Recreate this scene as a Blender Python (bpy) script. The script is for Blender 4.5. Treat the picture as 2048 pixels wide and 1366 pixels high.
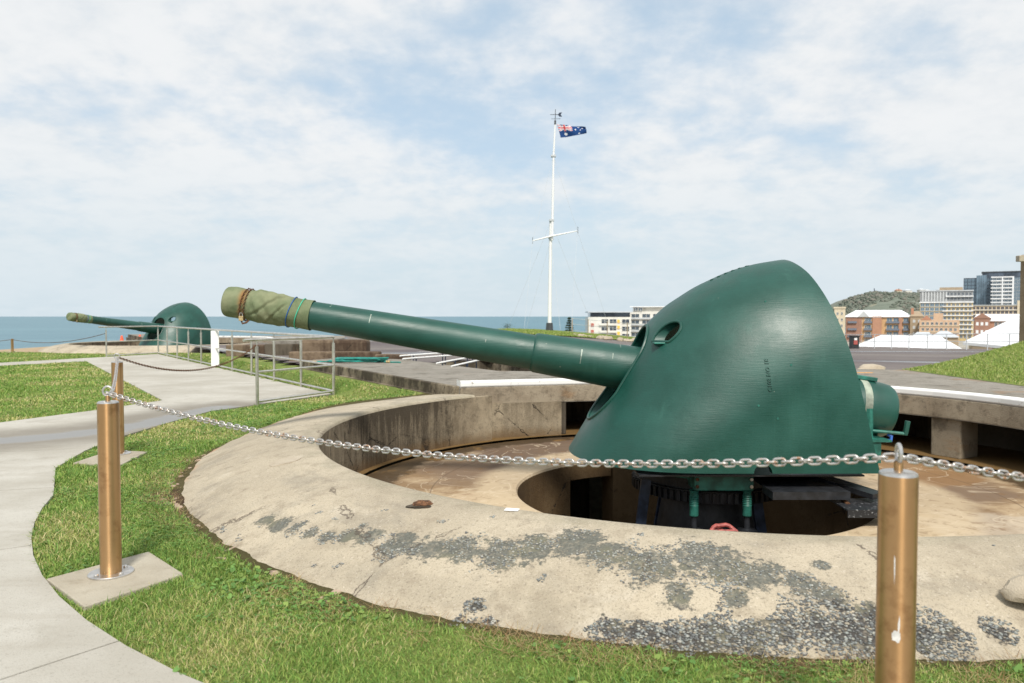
import bpy, bmesh, math, random
import numpy as np
from mathutils import Vector, Matrix, geometry
from math import sin, cos, pi, radians, hypot, atan2, sqrt

for o in list(bpy.data.objects): bpy.data.objects.remove(o)
SC = bpy.context.scene; COL = SC.collection
random.seed(7); RNG = np.random.default_rng(11)

# ---------------------------------------------------------------- camera
EYE = 1.48
cd = bpy.data.cameras.new('camera'); cam = bpy.data.objects.new('camera', cd); COL.objects.link(cam)
cam.location = (0, 0, EYE); cam.rotation_euler = (radians(90 - 1.947), 0, 0)
cd.lens = 26.37; cd.sensor_width = 36; cd.clip_start = .05; cd.clip_end = 60000
cd.dof.use_dof = True; cd.dof.focus_distance = 6.2; cd.dof.aperture_fstop = 3.2
SC.camera = cam

# ---------------------------------------------------------------- sky, sun, exposure
SUN_EL, SUN_AZ = radians(50), radians(174)          # azimuth clockwise from +Y: behind the camera, a little right
w = bpy.data.worlds.new('World'); SC.world = w; w.use_nodes = True
nt = w.node_tree; nt.nodes.clear()
def wn(t, **k):
    n = nt.nodes.new(t)
    for a, b in k.items(): setattr(n, a, b)
    return n
def wl(a, b): nt.links.new(a, b)
def wmath(op, a, b=None, clamp=False):
    n = wn('ShaderNodeMath', operation=op, use_clamp=clamp)
    for i, q in enumerate((a, b)):
        if q is None: continue
        if isinstance(q, (int, float)): n.inputs[i].default_value = q
        else: wl(q, n.inputs[i])
    return n.outputs[0]
def wmix(f, a, b):
    n = wn('ShaderNodeMix', data_type='RGBA')
    for s, q in ((n.inputs[0], f), (n.inputs[6], a), (n.inputs[7], b)):
        if isinstance(q, (int, float)): s.default_value = q
        elif isinstance(q, tuple): s.default_value = (*q, 1)
        else: wl(q, s)
    return n.outputs[2]
def wsmooth(v, a, b):
    n = wn('ShaderNodeMapRange', interpolation_type='SMOOTHSTEP')
    wl(v, n.inputs[0]); n.inputs[1].default_value = a; n.inputs[2].default_value = b
    return n.outputs[0]
sky = wn('ShaderNodeTexSky', sky_type='NISHITA', sun_disc=False, sun_elevation=SUN_EL, sun_rotation=SUN_AZ)
sky.air_density = 1.0; sky.dust_density = 1.6; sky.ozone_density = 1.3
tc = wn('ShaderNodeTexCoord'); sp = wn('ShaderNodeSeparateXYZ'); wl(tc.outputs['Generated'], sp.inputs[0])
zz = wmath('ADD', wmath('MAXIMUM', sp.outputs[2], 0.0), .30)
cb = wn('ShaderNodeCombineXYZ')
wl(wmath('DIVIDE', sp.outputs[0], zz), cb.inputs[0]); wl(wmath('DIVIDE', sp.outputs[1], zz), cb.inputs[1])
def wnoise(scale, det, rough, off, dist=0.0):
    m = wn('ShaderNodeMapping'); m.inputs['Location'].default_value = off; wl(cb.outputs[0], m.inputs[0])
    n = wn('ShaderNodeTexNoise'); wl(m.outputs[0], n.inputs['Vector'])
    n.inputs['Scale'].default_value = scale; n.inputs['Detail'].default_value = det
    n.inputs['Roughness'].default_value = rough; n.inputs['Distortion'].default_value = dist
    return n.outputs[0]
big = wnoise(1.1, 4, .5, (1.3, 4.1, 0), .2)
mid = wnoise(4.2, 6, .55, (7.7, 2.3, 1), .15)
fine = wnoise(15, 4, .55, (3.1, 9.2, 2), .1)
dens = wmath('ADD', wmath('ADD', wmath('MULTIPLY', big, 1.0), wmath('MULTIPLY', mid, .58)), wmath('MULTIPLY', fine, .24))
cover = wsmooth(dens, .66, 1.0)
shade = wsmooth(wmath('ADD', wmath('MULTIPLY', mid, .6), wmath('MULTIPLY', fine, .4)), .34, .62)
cloud = wmix(shade, (5.75, 5.95, 6.1), (6.45, 6.5, 6.52))
blue = wmix(.55, sky.outputs[0], (3.9, 5.35, 6.5))
veil = wmix(.30, blue, (5.1, 5.6, 5.95))
skyc = wmix(wmath('MULTIPLY', cover, .92), veil, cloud)
hz = wsmooth(sp.outputs[2], .24, .0)
skyc = wmix(wmath('MULTIPLY', hz, .8), skyc, (4.75, 5.5, 5.95))
bg = wn('ShaderNodeBackground'); bg.inputs[1].default_value = .10; wl(skyc, bg.inputs[0])
wo = wn('ShaderNodeOutputWorld'); wl(bg.outputs[0], wo.inputs[0])

sd = bpy.data.lights.new('sun', 'SUN'); sun = bpy.data.objects.new('sun', sd); COL.objects.link(sun)
sd.energy = 2.9; sd.angle = radians(11); sd.color = (1, .95, .87)
sun.location = (0, 0, 30)
sun.rotation_euler = (radians(90) - SUN_EL, 0, -SUN_AZ + pi)
SC.view_settings.view_transform = 'Standard'; SC.view_settings.look = 'None'
SC.view_settings.exposure = 0.50; SC.view_settings.gamma = 1; SC.view_settings.use_curve_mapping = False
try: SC.cycles.use_denoising = True
except Exception: pass

# ---------------------------------------------------------------- helpers: numbers
_perm = np.random.default_rng(5).random((64, 64))
def vnoise(x, y):
    x = np.asarray(x, float); y = np.asarray(y, float)
    xi = np.floor(x).astype(int); yi = np.floor(y).astype(int); fx = x - xi; fy = y - yi
    fx = fx*fx*(3-2*fx); fy = fy*fy*(3-2*fy)
    g = lambda a, b: _perm[a % 64, b % 64]
    return (g(xi, yi)*(1-fx)+g(xi+1, yi)*fx)*(1-fy)+(g(xi, yi+1)*(1-fx)+g(xi+1, yi+1)*fx)*fy
def fbm(x, y, o=4):
    s = 0; a = .5; t = 0
    for i in range(o):
        s = s + a*vnoise(x*2**i+i*17.3, y*2**i+i*9.1); t += a; a *= .5
    return s/t
def sstep(x, a, b):
    t = np.clip((np.asarray(x, float)-a)/(b-a), 0, 1); return t*t*(3-2*t)
def inpoly(x, y, poly):
    x = np.asarray(x, float); y = np.asarray(y, float); r = np.zeros(x.shape, bool)
    n = len(poly)
    for i in range(n):
        x1, y1 = poly[i][:2]; x2, y2 = poly[(i+1) % n][:2]
        c = ((y1 > y) != (y2 > y))
        if y1 == y2: continue
        r ^= c & (x < (x2-x1)*(y-y1)/(y2-y1)+x1)
    return r

# ---------------------------------------------------------------- helpers: materials
class Mat:
    def __init__(s, name):
        s.m = bpy.data.materials.new(name); s.m.use_nodes = True; s.t = s.m.node_tree
        s.b = s.t.nodes['Principled BSDF']; s.tc = None
    def n(s, t, **k):
        q = s.t.nodes.new(t)
        for a, b in k.items(): setattr(q, a, b)
        return q
    def put(s, sock, v):
        if isinstance(v, (int, float)): sock.default_value = v
        elif isinstance(v, tuple):
            sock.default_value = (*v, 1) if len(sock.default_value) == 4 and len(v) == 3 else v
        else: s.t.links.new(v, sock)
    def obj(s):
        if not s.tc: s.tc = s.n('ShaderNodeTexCoord')
        return s.tc.outputs['Object']
    def world(s): return s.n('ShaderNodeNewGeometry').outputs['Position']
    def scaled(s, vec, sc, loc=(0, 0, 0)):
        m = s.n('ShaderNodeMapping'); s.put(m.inputs[0], vec); m.inputs['Scale'].default_value = sc; m.inputs['Location'].default_value = loc
        return m.outputs[0]
    def noise(s, scale, det=4, rough=.55, vec=None, dist=0, sc=None):
        v = vec if vec is not None else s.obj()
        if sc: v = s.scaled(v, sc)
        q = s.n('ShaderNodeTexNoise'); s.put(q.inputs['Vector'], v)
        for a, b in (('Scale', scale), ('Detail', det), ('Roughness', rough), ('Distortion', dist)): q.inputs[a].default_value = b
        return q.outputs[0]
    def voro(s, scale, vec=None, feature='F1', out=0):
        q = s.n('ShaderNodeTexVoronoi', feature=feature); s.put(q.inputs['Vector'], vec if vec is not None else s.obj()); q.inputs['Scale'].default_value = scale
        return q.outputs[out]
    def math(s, op, a, b=None, c=False):
        q = s.n('ShaderNodeMath', operation=op, use_clamp=c); s.put(q.inputs[0], a)
        if b is not None: s.put(q.inputs[1], b)
        return q.outputs[0]
    def step(s, v, a, b):
        q = s.n('ShaderNodeMapRange', interpolation_type='SMOOTHSTEP'); s.put(q.inputs[0], v); q.inputs[1].default_value = a; q.inputs[2].default_value = b
        return q.outputs[0]
    def mix(s, f, a, b):
        q = s.n('ShaderNodeMix', data_type='RGBA'); s.put(q.inputs[0], f); s.put(q.inputs[6], a); s.put(q.inputs[7], b)
        return q.outputs[2]
    def mixf(s, f, a, b):
        q = s.n('ShaderNodeMix', data_type='FLOAT'); s.put(q.inputs[0], f); s.put(q.inputs[2], a); s.put(q.inputs[3], b)
        return q.outputs[0]
    def attr(s, name, col=False):
        q = s.n('ShaderNodeAttribute'); q.attribute_name = name
        return q.outputs['Color'] if col else q.outputs['Fac']
    def sep(s, v):
        q = s.n('ShaderNodeSeparateXYZ'); s.put(q.inputs[0], v); return q.outputs
    def bump(s, h, st=.3, d=.02):
        q = s.n('ShaderNodeBump'); s.put(q.inputs['Height'], h); q.inputs['Strength'].default_value = st; q.inputs['Distance'].default_value = d
        s.t.links.new(q.outputs[0], s.b.inputs['Normal']); return q
    def set(s, base=None, rough=None, metal=None, spec=None, **k):
        if base is not None: s.put(s.b.inputs['Base Color'], base)
        if rough is not None: s.put(s.b.inputs['Roughness'], rough)
        if metal is not None: s.put(s.b.inputs['Metallic'], metal)
        if spec is not None: s.put(s.b.inputs['Specular IOR Level'], spec)
        return s.m
def simple(name, col, rough=.6, metal=0, var=.12, scale=6, bump=.0, spec=.5):
    m = Mat(name); n = m.noise(scale, 5, .6)
    lo = tuple(c*(1-var*2) for c in col); hi = tuple(min(1, c*(1+var)) for c in col)
    m.set(m.mix(m.step(n, .3, .7), lo, hi), rough, metal, spec)
    if bump: m.bump(n, bump, .01)
    return m.m

# ---------------------------------------------------------------- helpers: meshes and things
def link(o): COL.objects.link(o); return o
class MB:
    def __init__(s): s.v = []; s.f = []
    def add(s, v, f):
        k = len(s.v); s.v += [tuple(p) for p in v]; s.f += [tuple(i+k for i in q) for q in f]; return s
    def box(s, lo, hi, M=None):
        x0, y0, z0 = lo; x1, y1, z1 = hi
        v = [(x0, y0, z0), (x1, y0, z0), (x1, y1, z0), (x0, y1, z0), (x0, y0, z1), (x1, y0, z1), (x1, y1, z1), (x0, y1, z1)]
        if M is not None: v = [tuple(M @ Vector(p)) for p in v]
        return s.add(v, [(0, 3, 2, 1), (4, 5, 6, 7), (0, 1, 5, 4), (1, 2, 6, 5), (2, 3, 7, 6), (3, 0, 4, 7)])
    def bar(s, a, b, w, h, up=(0, 0, 1)):
        a = Vector(a); b = Vector(b); d = (b-a).normalized(); u = Vector(up); x = d.cross(u).normalized(); u = x.cross(d)
        v = []
        for p in (a, b):
            for i, j in ((-1, -1), (1, -1), (1, 1), (-1, 1)): v.append(p+x*w/2*i+u*h/2*j)
        return s.add(v, [(0, 1, 2, 3), (7, 6, 5, 4), (0, 4, 5, 1), (1, 5, 6, 2), (2, 6, 7, 3), (3, 7, 4, 0)])
    def tube(s, pts, r, n=8, closed=False, caps=True):
        pts = [Vector(p) for p in pts]; m = len(pts); rs = r if isinstance(r, (list, tuple)) else [r]*m
        v = []; N = None
        for i, p in enumerate(pts):
            if closed: d = pts[(i+1) % m]-pts[i-1]
            else: d = pts[min(i+1, m-1)]-pts[max(i-1, 0)]
            d.normalize()
            if N is None:
                N = d.orthogonal().normalized()
            N = (N-d*N.dot(d)).normalized(); B = d.cross(N)
            for k in range(n):
                a = 2*pi*k/n; v.append(p+(N*cos(a)+B*sin(a))*rs[i])
        f = []
        for i in range(m if closed else m-1):
            j = (i+1) % m
            for k in range(n): f.append((i*n+k, i*n+(k+1) % n, j*n+(k+1) % n, j*n+k))
        if caps and not closed: f += [tuple(range(n))[::-1], tuple(range((m-1)*n, m*n))]
        return s.add(v, f)
    def lathe(s, prof, n=32, M=None, cap0=True, cap1=True, jit=None):
        v = []; f = []
        for i, (r, z) in enumerate(prof):
            for k in range(n):
                a = 2*pi*k/n; rr = r if jit is None else jit(r, z, a); v.append((rr*cos(a), rr*sin(a), z))
        for i in range(len(prof)-1):
            for k in range(n): f.append((i*n+k, i*n+(k+1) % n, (i+1)*n+(k+1) % n, (i+1)*n+k))
        if cap0: f.append(tuple(range(n))[::-1])
        if cap1: f.append(tuple(range((len(prof)-1)*n, len(prof)*n)))
        if M is not None: v = [tuple(M @ Vector(p)) for p in v]
        return s.add(v, f)
    def prism(s, poly, z0, z1):
        n = len(poly)
        a = sum(poly[i][0]*poly[(i+1) % n][1]-poly[(i+1) % n][0]*poly[i][1] for i in range(n))
        if a < 0: poly = poly[::-1]
        v = [(p[0], p[1], z0) for p in poly]+[(p[0], p[1], z1) for p in poly]
        return s.add(v, [tuple(range(n))[::-1], tuple(range(n, 2*n))]+[(i, (i+1) % n, n+(i+1) % n, n+i) for i in range(n)])
    def build(s, name, mat=None, parent=None, smooth=False, angle=35, bevel=0, raw=False):
        off = Vector((0, 0, 0))
        if parent is not None and not raw:
            r = parent
            while r: off += r.location; r = r.parent
        me = bpy.data.meshes.new(name); me.from_pydata([(p[0]-off.x, p[1]-off.y, p[2]-off.z) for p in s.v], [], s.f)
        if mat: me.materials.append(mat)
        if smooth:
            me.shade_smooth(); me.set_sharp_from_angle(angle=radians(angle))
        o = link(bpy.data.objects.new(name, me))
        if parent is not None: o.parent = parent
        if bevel:
            b = o.modifiers.new('bevel', 'BEVEL'); b.width = bevel; b.segments = 2; b.limit_method = 'ANGLE'
        return o
def np_mesh(name, V, F, mat, attrs=None, parent=None, smooth=False):
    """V (n,3), F list of (m,k) index arrays."""
    me = bpy.data.meshes.new(name); me.vertices.add(len(V)); me.vertices.foreach_set('co', np.asarray(V, np.float32).ravel())
    idx = np.concatenate([f.ravel() for f in F]).astype(np.int32)
    tot = np.concatenate([np.full(len(f), f.shape[1]) for f in F]).astype(np.int32)
    st = np.concatenate([[0], np.cumsum(tot)[:-1]]).astype(np.int32)
    me.loops.add(len(idx)); me.loops.foreach_set('vertex_index', idx)
    me.polygons.add(len(tot)); me.polygons.foreach_set('loop_start', st); me.polygons.foreach_set('loop_total', tot)
    me.update(calc_edges=True); me.validate()
    for k, a in (attrs or {}).items():
        a = np.asarray(a, np.float32)
        if a.ndim == 1: me.attributes.new(k, 'FLOAT', 'POINT').data.foreach_set('value', a)
        else: me.attributes.new(k, 'FLOAT_COLOR', 'POINT').data.foreach_set('color', np.c_[a, np.ones(len(a))].astype(np.float32).ravel())
    if mat: me.materials.append(mat)
    if smooth: me.shade_smooth()
    o = link(bpy.data.objects.new(name, me))
    if parent is not None: o.parent = parent
    return o
def tag(o, label=None, cat=None, group=None, kind=None):
    if label: o['label'] = label
    if cat: o['category'] = cat
    if group: o['group'] = group
    if kind: o['kind'] = kind
    return o
def thing(name, label, cat, loc=(0, 0, 0), rz=0, group=None):
    o = link(bpy.data.objects.new(name, None)); o.location = loc; o.rotation_euler = (0, 0, rz); o.empty_display_size = .2
    return tag(o, label, cat, group)
def copy_tree(o, parent=None):
    c = o.copy(); COL.objects.link(c); c.parent = parent
    for ch in list(o.children): copy_tree(ch, c)
    return c
def inst(name, me, parent, loc, M=None):
    o = link(bpy.data.objects.new(name, me)); o.parent = parent
    o.matrix_local = Matrix.Translation(loc) @ (M.to_4x4() if M is not None else Matrix.Identity(4))
    return o
# ---------------------------------------------------------------- materials
def concrete(name, a, b, c, rough=.9, speck=.35, streak=False, bump=.35, stain=False):
    m = Mat(name); n1 = m.noise(1.3, 6, .6); n2 = m.noise(9, 6, .65); n3 = m.noise(95, 3, .6)
    col = m.mix(m.step(n1, .35, .68), a, b); col = m.mix(m.math('MULTIPLY', m.step(n2, .5, .75), .6), col, c)
    sp = m.voro(130); col = m.mix(m.math('MULTIPLY', m.step(sp, .28, .1), speck), col, tuple(q*.45 for q in b))
    if streak:
        s1 = m.noise(5, 5, .65, sc=(1, 1, .10)); s2 = m.noise(1.1, 4, .6, sc=(1, 1, .5))
        k = m.math('MULTIPLY', m.step(s1, .40, .60), m.step(s2, .38, .55)); col = m.mix(m.math('MULTIPLY', k, .9), col, (.028, .021, .013))
        r = m.step(m.noise(2.2, 5, .6, sc=(1, 1, .35)), .58, .72); col = m.mix(m.math('MULTIPLY', r, .55), col, (.17, .09, .035))
    if stain:
        k = m.math('MULTIPLY', m.step(m.noise(3.2, 7, .75), .50, .68), .62); col = m.mix(k, col, (.075, .06, .042))
        k = m.step(m.voro(26), .17, .12); col = m.mix(m.math('MULTIPLY', k, .6), col, (.10, .085, .065)); k = m.step(m.noise(1.4, 5, .6, sc=(1, 1, 3)), .58, .72); col = m.mix(m.math('MULTIPLY', k, .4), col, (.30, .15, .05))
    m.set(col, rough, 0, .3)
    m.bump(m.math('ADD', m.math('MULTIPLY', n2, .6), m.math('ADD', n3, m.math('MULTIPLY', sp, .6))), bump, .012)
    return m.m
M = {}
# weathered parapet concrete with worn bitumen patches (attribute "tar")
m = Mat('parapet_concrete'); n1 = m.noise(.9, 6, .6); n2 = m.noise(7, 6, .65); n3 = m.noise(70, 4, .65); vv = m.voro(150)
c = m.mix(m.step(n1, .36, .66), (.485, .42, .315), (.39, .335, .25)); c = m.mix(m.math('MULTIPLY', m.step(n2, .48, .72), .7), c, (.29, .24, .175)); c = m.mix(m.math('MULTIPLY', m.step(m.noise(2.3, 7, .72, dist=.4), .50, .66), .5), c, (.27, .24, .19)); c = m.mix(m.math('MULTIPLY', m.step(m.noise(3.1, 5, .6), .58, .7), .45), c, (.56, .50, .40))
gr = m.math('MULTIPLY', m.step(m.attr('crest'), .35, .95), .55); c = m.mix(m.math('MULTIPLY', gr, m.step(m.noise(3, 5), .3, .65)), c, (.26, .235, .165))
c = m.mix(m.math('MULTIPLY', m.step(vv, .30, .12), .45), c, (.17, .15, .115))
c = m.mix(m.math('MULTIPLY', m.step(m.noise(38, 3, .7), .60, .70), .5), c, (.14, .12, .09)); c = m.mix(m.math('MULTIPLY', m.step(m.noise(85, 3, .7), .54, .64), .55), c, (.21, .175, .13)); c = m.mix(m.math('MULTIPLY', m.step(m.noise(60, 3, .7), .60, .68), .5), c, (.62, .55, .45)); c = m.mix(m.math('MULTIPLY', m.step(m.noise(1.7, 6, .7), .55, .66), .35), c, (.25, .21, .15))
c = m.mix(m.step(m.attr('warm'), .2, 1), c, (.42, .27, .17))
edge = m.math('ADD', m.attr('tar'), m.math('ADD', m.math('MULTIPLY', m.math('SUBTRACT', m.noise(9, 7, .72), .5), 1.5), m.math('MULTIPLY', m.math('SUBTRACT', m.noise(45, 4, .7), .5), .9)))
tar = m.math('MULTIPLY', m.step(edge, .50, .66), m.mixf(m.step(m.noise(26, 4, .7), .34, .52), .62, 1.0))
tc2 = m.mix(m.step(m.noise(60, 3, .6), .35, .65), (.075, .08, .068), (.135, .14, .12)); tc2 = m.mix(m.step(m.attr('grav'), .05, .3), tc2, (.03, .03, .032))
tc2 = m.mix(m.step(m.noise(5, 3, .6), .5, .7), tc2, (.13, .13, .09))
c = m.mix(m.math('MULTIPLY', tar, .92), c, tc2)
ck = m.voro(.75, m.scaled(m.math('ADD', m.obj(), 0) if False else m.obj(), (1, 1, 1)), 'DISTANCE_TO_EDGE')
ckn = m.math('ADD', ck, m.math('MULTIPLY', m.math('SUBTRACT', m.noise(6, 4, .7), .5), .12))
crack = m.math('MULTIPLY', m.step(m.math('ABSOLUTE', ckn), .006, .001), m.step(m.noise(.8, 2, .5), .5, .6)); c = m.mix(m.math('MULTIPLY', crack, .7), c, (.08, .06, .045))
m.set(c, m.mixf(tar, .92, .7), 0, .3)
m.bump(m.math('ADD', m.math('ADD', n3, m.math('MULTIPLY', n2, .8)), m.math('ADD', m.math('MULTIPLY', tar, .8), m.math('MULTIPLY', crack, -1.0))), .55, .012)
M['parapet'] = m.m
def stained(name, a, b, zt=.26, dark=(.045, .035, .024), amt=.9, spot=None):
    m = Mat(name); z = m.sep(m.obj())[2]; n2 = m.noise(11, 6, .68); nf = m.noise(60, 4, .65)
    c = m.mix(m.step(m.noise(1.6, 6, .62), .36, .64), a, b); c = m.mix(m.math('MULTIPLY', m.step(n2, .5, .7), .5), c, tuple(q*.62 for q in b)); c = m.mix(m.math('MULTIPLY', m.step(nf, .56, .66), .5), c, tuple(q*.5 for q in b))
    broad = m.step(m.math('ADD', m.noise(.75, 4, .6, sc=(1, 1, .5)), m.math('MULTIPLY', m.math('SUBTRACT', n2, .5), .25)), .38, .56)
    stk = m.step(m.math('ADD', m.noise(7, 6, .7, sc=(1, 1, .12)), m.math('MULTIPLY', m.math('SUBTRACT', nf, .5), .35)), .36, .60)
    if spot:
        o3 = m.sep(m.obj()); dq = m.math('SQRT', m.math('ADD', m.math('POWER', m.math('SUBTRACT', o3[0], spot[0]), 2.0), m.math('POWER', m.math('SUBTRACT', o3[1], spot[1]), 2.0)))
        broad = m.math('MAXIMUM', m.math('MULTIPLY', broad, .55), m.step(m.math('ADD', dq, m.math('MULTIPLY', m.math('SUBTRACT', n2, .5), 1.2)), spot[2], spot[2]*.55))
    top = m.step(m.math('ADD', z, m.math('MULTIPLY', m.math('SUBTRACT', m.noise(4, 6, .7, sc=(1, 1, .4)), .5), .55)), zt-.34, zt+.02)
    k = m.math('ADD', m.math('MULTIPLY', broad, m.math('ADD', m.math('MULTIPLY', stk, .55), .45)), m.math('MULTIPLY', top, m.math('MULTIPLY', broad, .35)), True); c = m.mix(m.math('MULTIPLY', k, amt), c, dark)
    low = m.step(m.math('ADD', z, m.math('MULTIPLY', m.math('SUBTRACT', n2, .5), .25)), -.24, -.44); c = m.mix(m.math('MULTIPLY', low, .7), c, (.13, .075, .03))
    cr = m.math('ADD', m.voro(1.25, None, 'DISTANCE_TO_EDGE'), m.math('MULTIPLY', m.math('SUBTRACT', m.noise(5, 5, .7), .5), .16)); cr = m.math('MULTIPLY', m.step(m.math('ABSOLUTE', cr), .009, .003), m.step(m.noise(.9, 2), .46, .56)); c = m.mix(m.math('MULTIPLY', cr, .85), c, (.03, .024, .018))
    m.set(c, .9, 0, .25); m.bump(m.math('ADD', m.math('ADD', n2, nf), m.math('MULTIPLY', cr, -1.5)), .6, .014); return m.m
M['pitwall'] = stained('stained_concrete', (.42, .35, .245), (.31, .25, .17), spot=(-3.75, 1.75, 1.75))
M['beam'] = concrete('beam_concrete', (.38, .32, .235), (.25, .20, .14), (.12, .09, .06), streak=False, bump=.8, stain=True)
M['slab'] = concrete('roof_slab_concrete', (.30, .275, .235), (.24, .22, .185), (.15, .135, .11), speck=.65, bump=.7, stain=True)
M['slabside'] = stained('slab_side', (.33, .28, .20), (.23, .19, .13), .36)
M['pillar'] = concrete('pillar_concrete', (.40, .34, .25), (.30, .25, .18), (.19, .15, .1), streak=False, bump=.8, stain=True)
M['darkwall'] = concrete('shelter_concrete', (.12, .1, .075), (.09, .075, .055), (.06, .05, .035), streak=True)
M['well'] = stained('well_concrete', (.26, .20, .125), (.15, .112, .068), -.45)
M['rusty'] = stained('stained_block', (.215, .16, .108), (.14, .10, .066), .8, (.05, .03, .02), .85)
M['pad'] = concrete('pad_concrete', (.44, .40, .32), (.35, .31, .24), (.25, .21, .15))
# pit floor with water stains
m = Mat('pit_floor_concrete'); o = m.sep(m.obj()); r = m.math('SQRT', m.math('ADD', m.math('POWER', o[0], 2.0), m.math('POWER', o[1], 2.0)))
n1 = m.noise(1.1, 6, .62, dist=.6); n2 = m.noise(5, 5, .65)
c = m.mix(m.step(n1, .42, .58), (.41, .305, .19), (.25, .165, .09)); c = m.mix(m.step(m.noise(.55, 4, .5, dist=.4), .46, .6), c, (.19, .13, .085))
wq = m.math('MULTIPLY', m.math('SUBTRACT', m.noise(1.6, 4, .6), .5), 1.6)
def zone(cx, cy, rad):
    dq = m.math('SQRT', m.math('ADD', m.math('POWER', m.math('SUBTRACT', o[0], cx), 2.0), m.math('POWER', m.math('SUBTRACT', o[1], cy), 2.0))); return m.step(m.math('ADD', dq, wq), rad, rad*.72)
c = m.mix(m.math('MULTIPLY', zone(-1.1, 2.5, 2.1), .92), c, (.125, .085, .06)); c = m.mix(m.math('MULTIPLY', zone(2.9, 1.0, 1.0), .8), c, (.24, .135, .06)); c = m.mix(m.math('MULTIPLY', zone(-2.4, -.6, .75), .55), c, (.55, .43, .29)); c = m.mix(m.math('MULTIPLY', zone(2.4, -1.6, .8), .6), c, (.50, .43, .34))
c = m.mix(m.math('MULTIPLY', m.step(n2, .55, .7), .5), c, (.20, .11, .045))
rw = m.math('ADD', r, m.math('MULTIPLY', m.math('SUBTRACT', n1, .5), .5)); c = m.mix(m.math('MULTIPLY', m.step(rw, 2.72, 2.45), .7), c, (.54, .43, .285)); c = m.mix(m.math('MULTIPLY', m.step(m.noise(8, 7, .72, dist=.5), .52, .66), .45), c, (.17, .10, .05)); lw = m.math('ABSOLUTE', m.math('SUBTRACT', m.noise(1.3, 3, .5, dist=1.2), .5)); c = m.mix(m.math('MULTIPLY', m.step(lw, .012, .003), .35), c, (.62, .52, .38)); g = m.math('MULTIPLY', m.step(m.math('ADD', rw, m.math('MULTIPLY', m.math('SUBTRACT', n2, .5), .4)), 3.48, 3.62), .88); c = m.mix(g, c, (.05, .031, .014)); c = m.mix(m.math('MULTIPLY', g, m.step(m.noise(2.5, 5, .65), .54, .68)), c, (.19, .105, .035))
c = m.mix(m.math('MULTIPLY', m.step(m.math('ADD', r, m.math('MULTIPLY', m.math('SUBTRACT', n2, .5), .25)), 4.0, 4.06), .7), c, (.20, .12, .045))
rm = m.step(m.math('ABSOLUTE', m.math('SUBTRACT', r, 3.05)), .013, .004); c = m.mix(m.math('MULTIPLY', rm, .5), c, (.09, .06, .04))
wet = m.step(m.noise(.7, 4, .5, sc=(1, 1, 1), dist=.3), .5, .6)
m.set(c, m.mixf(m.math('MAXIMUM', m.math('MULTIPLY', wet, .8), m.math('MULTIPLY', g, .8)), .85, .5), 0, .18); m.bump(m.noise(40, 5, .6), .25, .008); M['pitfloor'] = m.m
# footpath, with the wet run-off across it
m = Mat('path_concrete'); p = m.world(); n1 = m.noise(.8, 6, .6, p); n2 = m.noise(6, 6, .65, p); v = m.voro(110, p)
c = m.mix(m.step(n1, .35, .65), (.475, .455, .405), (.385, .362, .312)); c = m.mix(m.math('MULTIPLY', m.step(n2, .5, .72), .5), c, (.37, .345, .295))
c = m.mix(m.math('MULTIPLY', m.step(v, .25, .1), .5), c, (.22, .2, .17)); c = m.mix(m.math('MULTIPLY', m.step(m.noise(70, 4, .7, p), .55, .66), .5), c, (.27, .25, .21)); c = m.mix(m.math('MULTIPLY', m.step(m.noise(1.9, 7, .72, p), .54, .68), .45), c, (.30, .275, .23))
c = m.mix(m.math('MULTIPLY', m.step(m.noise(3, 5, .65, p, sc=(.25, 1.6, 1)), .5, .66), .3), c, (.33, .30, .25))
s = m.sep(p)
def segd(ax, ay, bx, by):
    l2 = (bx-ax)**2+(by-ay)**2; ux = m.math('SUBTRACT', s[0], ax); uy = m.math('SUBTRACT', s[1], ay)
    t = m.math('ADD', m.math('MULTIPLY', ux, (bx-ax)/l2), m.math('MULTIPLY', uy, (by-ay)/l2), True)
    return m.math('SQRT', m.math('ADD', m.math('POWER', m.math('SUBTRACT', ux, m.math('MULTIPLY', t, bx-ax)), 2.0), m.math('POWER', m.math('SUBTRACT', uy, m.math('MULTIPLY', t, by-ay)), 2.0)))
dd = m.math('MINIMUM', m.math('MINIMUM', segd(-8.5, 8.1, -5.95, 8.75), segd(-5.95, 8.75, -5.1, 9.5)), segd(-5.1, 9.5, -4.62, 11.9))
wob = m.math('MULTIPLY', m.math('SUBTRACT', m.noise(1.7, 5, .6, p), .5), .7)
wetb = m.step(m.math('ADD', dd, m.math('MULTIPLY', wob, .55)), .36, .20); c = m.mix(m.math('MULTIPLY', wetb, .85), c, (.15, .145, .14))
dmp = m.step(m.math('ADD', dd, wob), 1.25, .45); c = m.mix(m.math('MULTIPLY', dmp, m.mixf(wetb, .8, .3)), c, (.20, .18, .15))
m.set(c, m.mixf(wetb, .9, .30), 0, m.mixf(wetb, .15, .45)); m.bump(m.mixf(wetb, m.math('ADD', m.noise(120, 3, .6, p), v), .3), .22, .008); M['path'] = m.m
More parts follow.
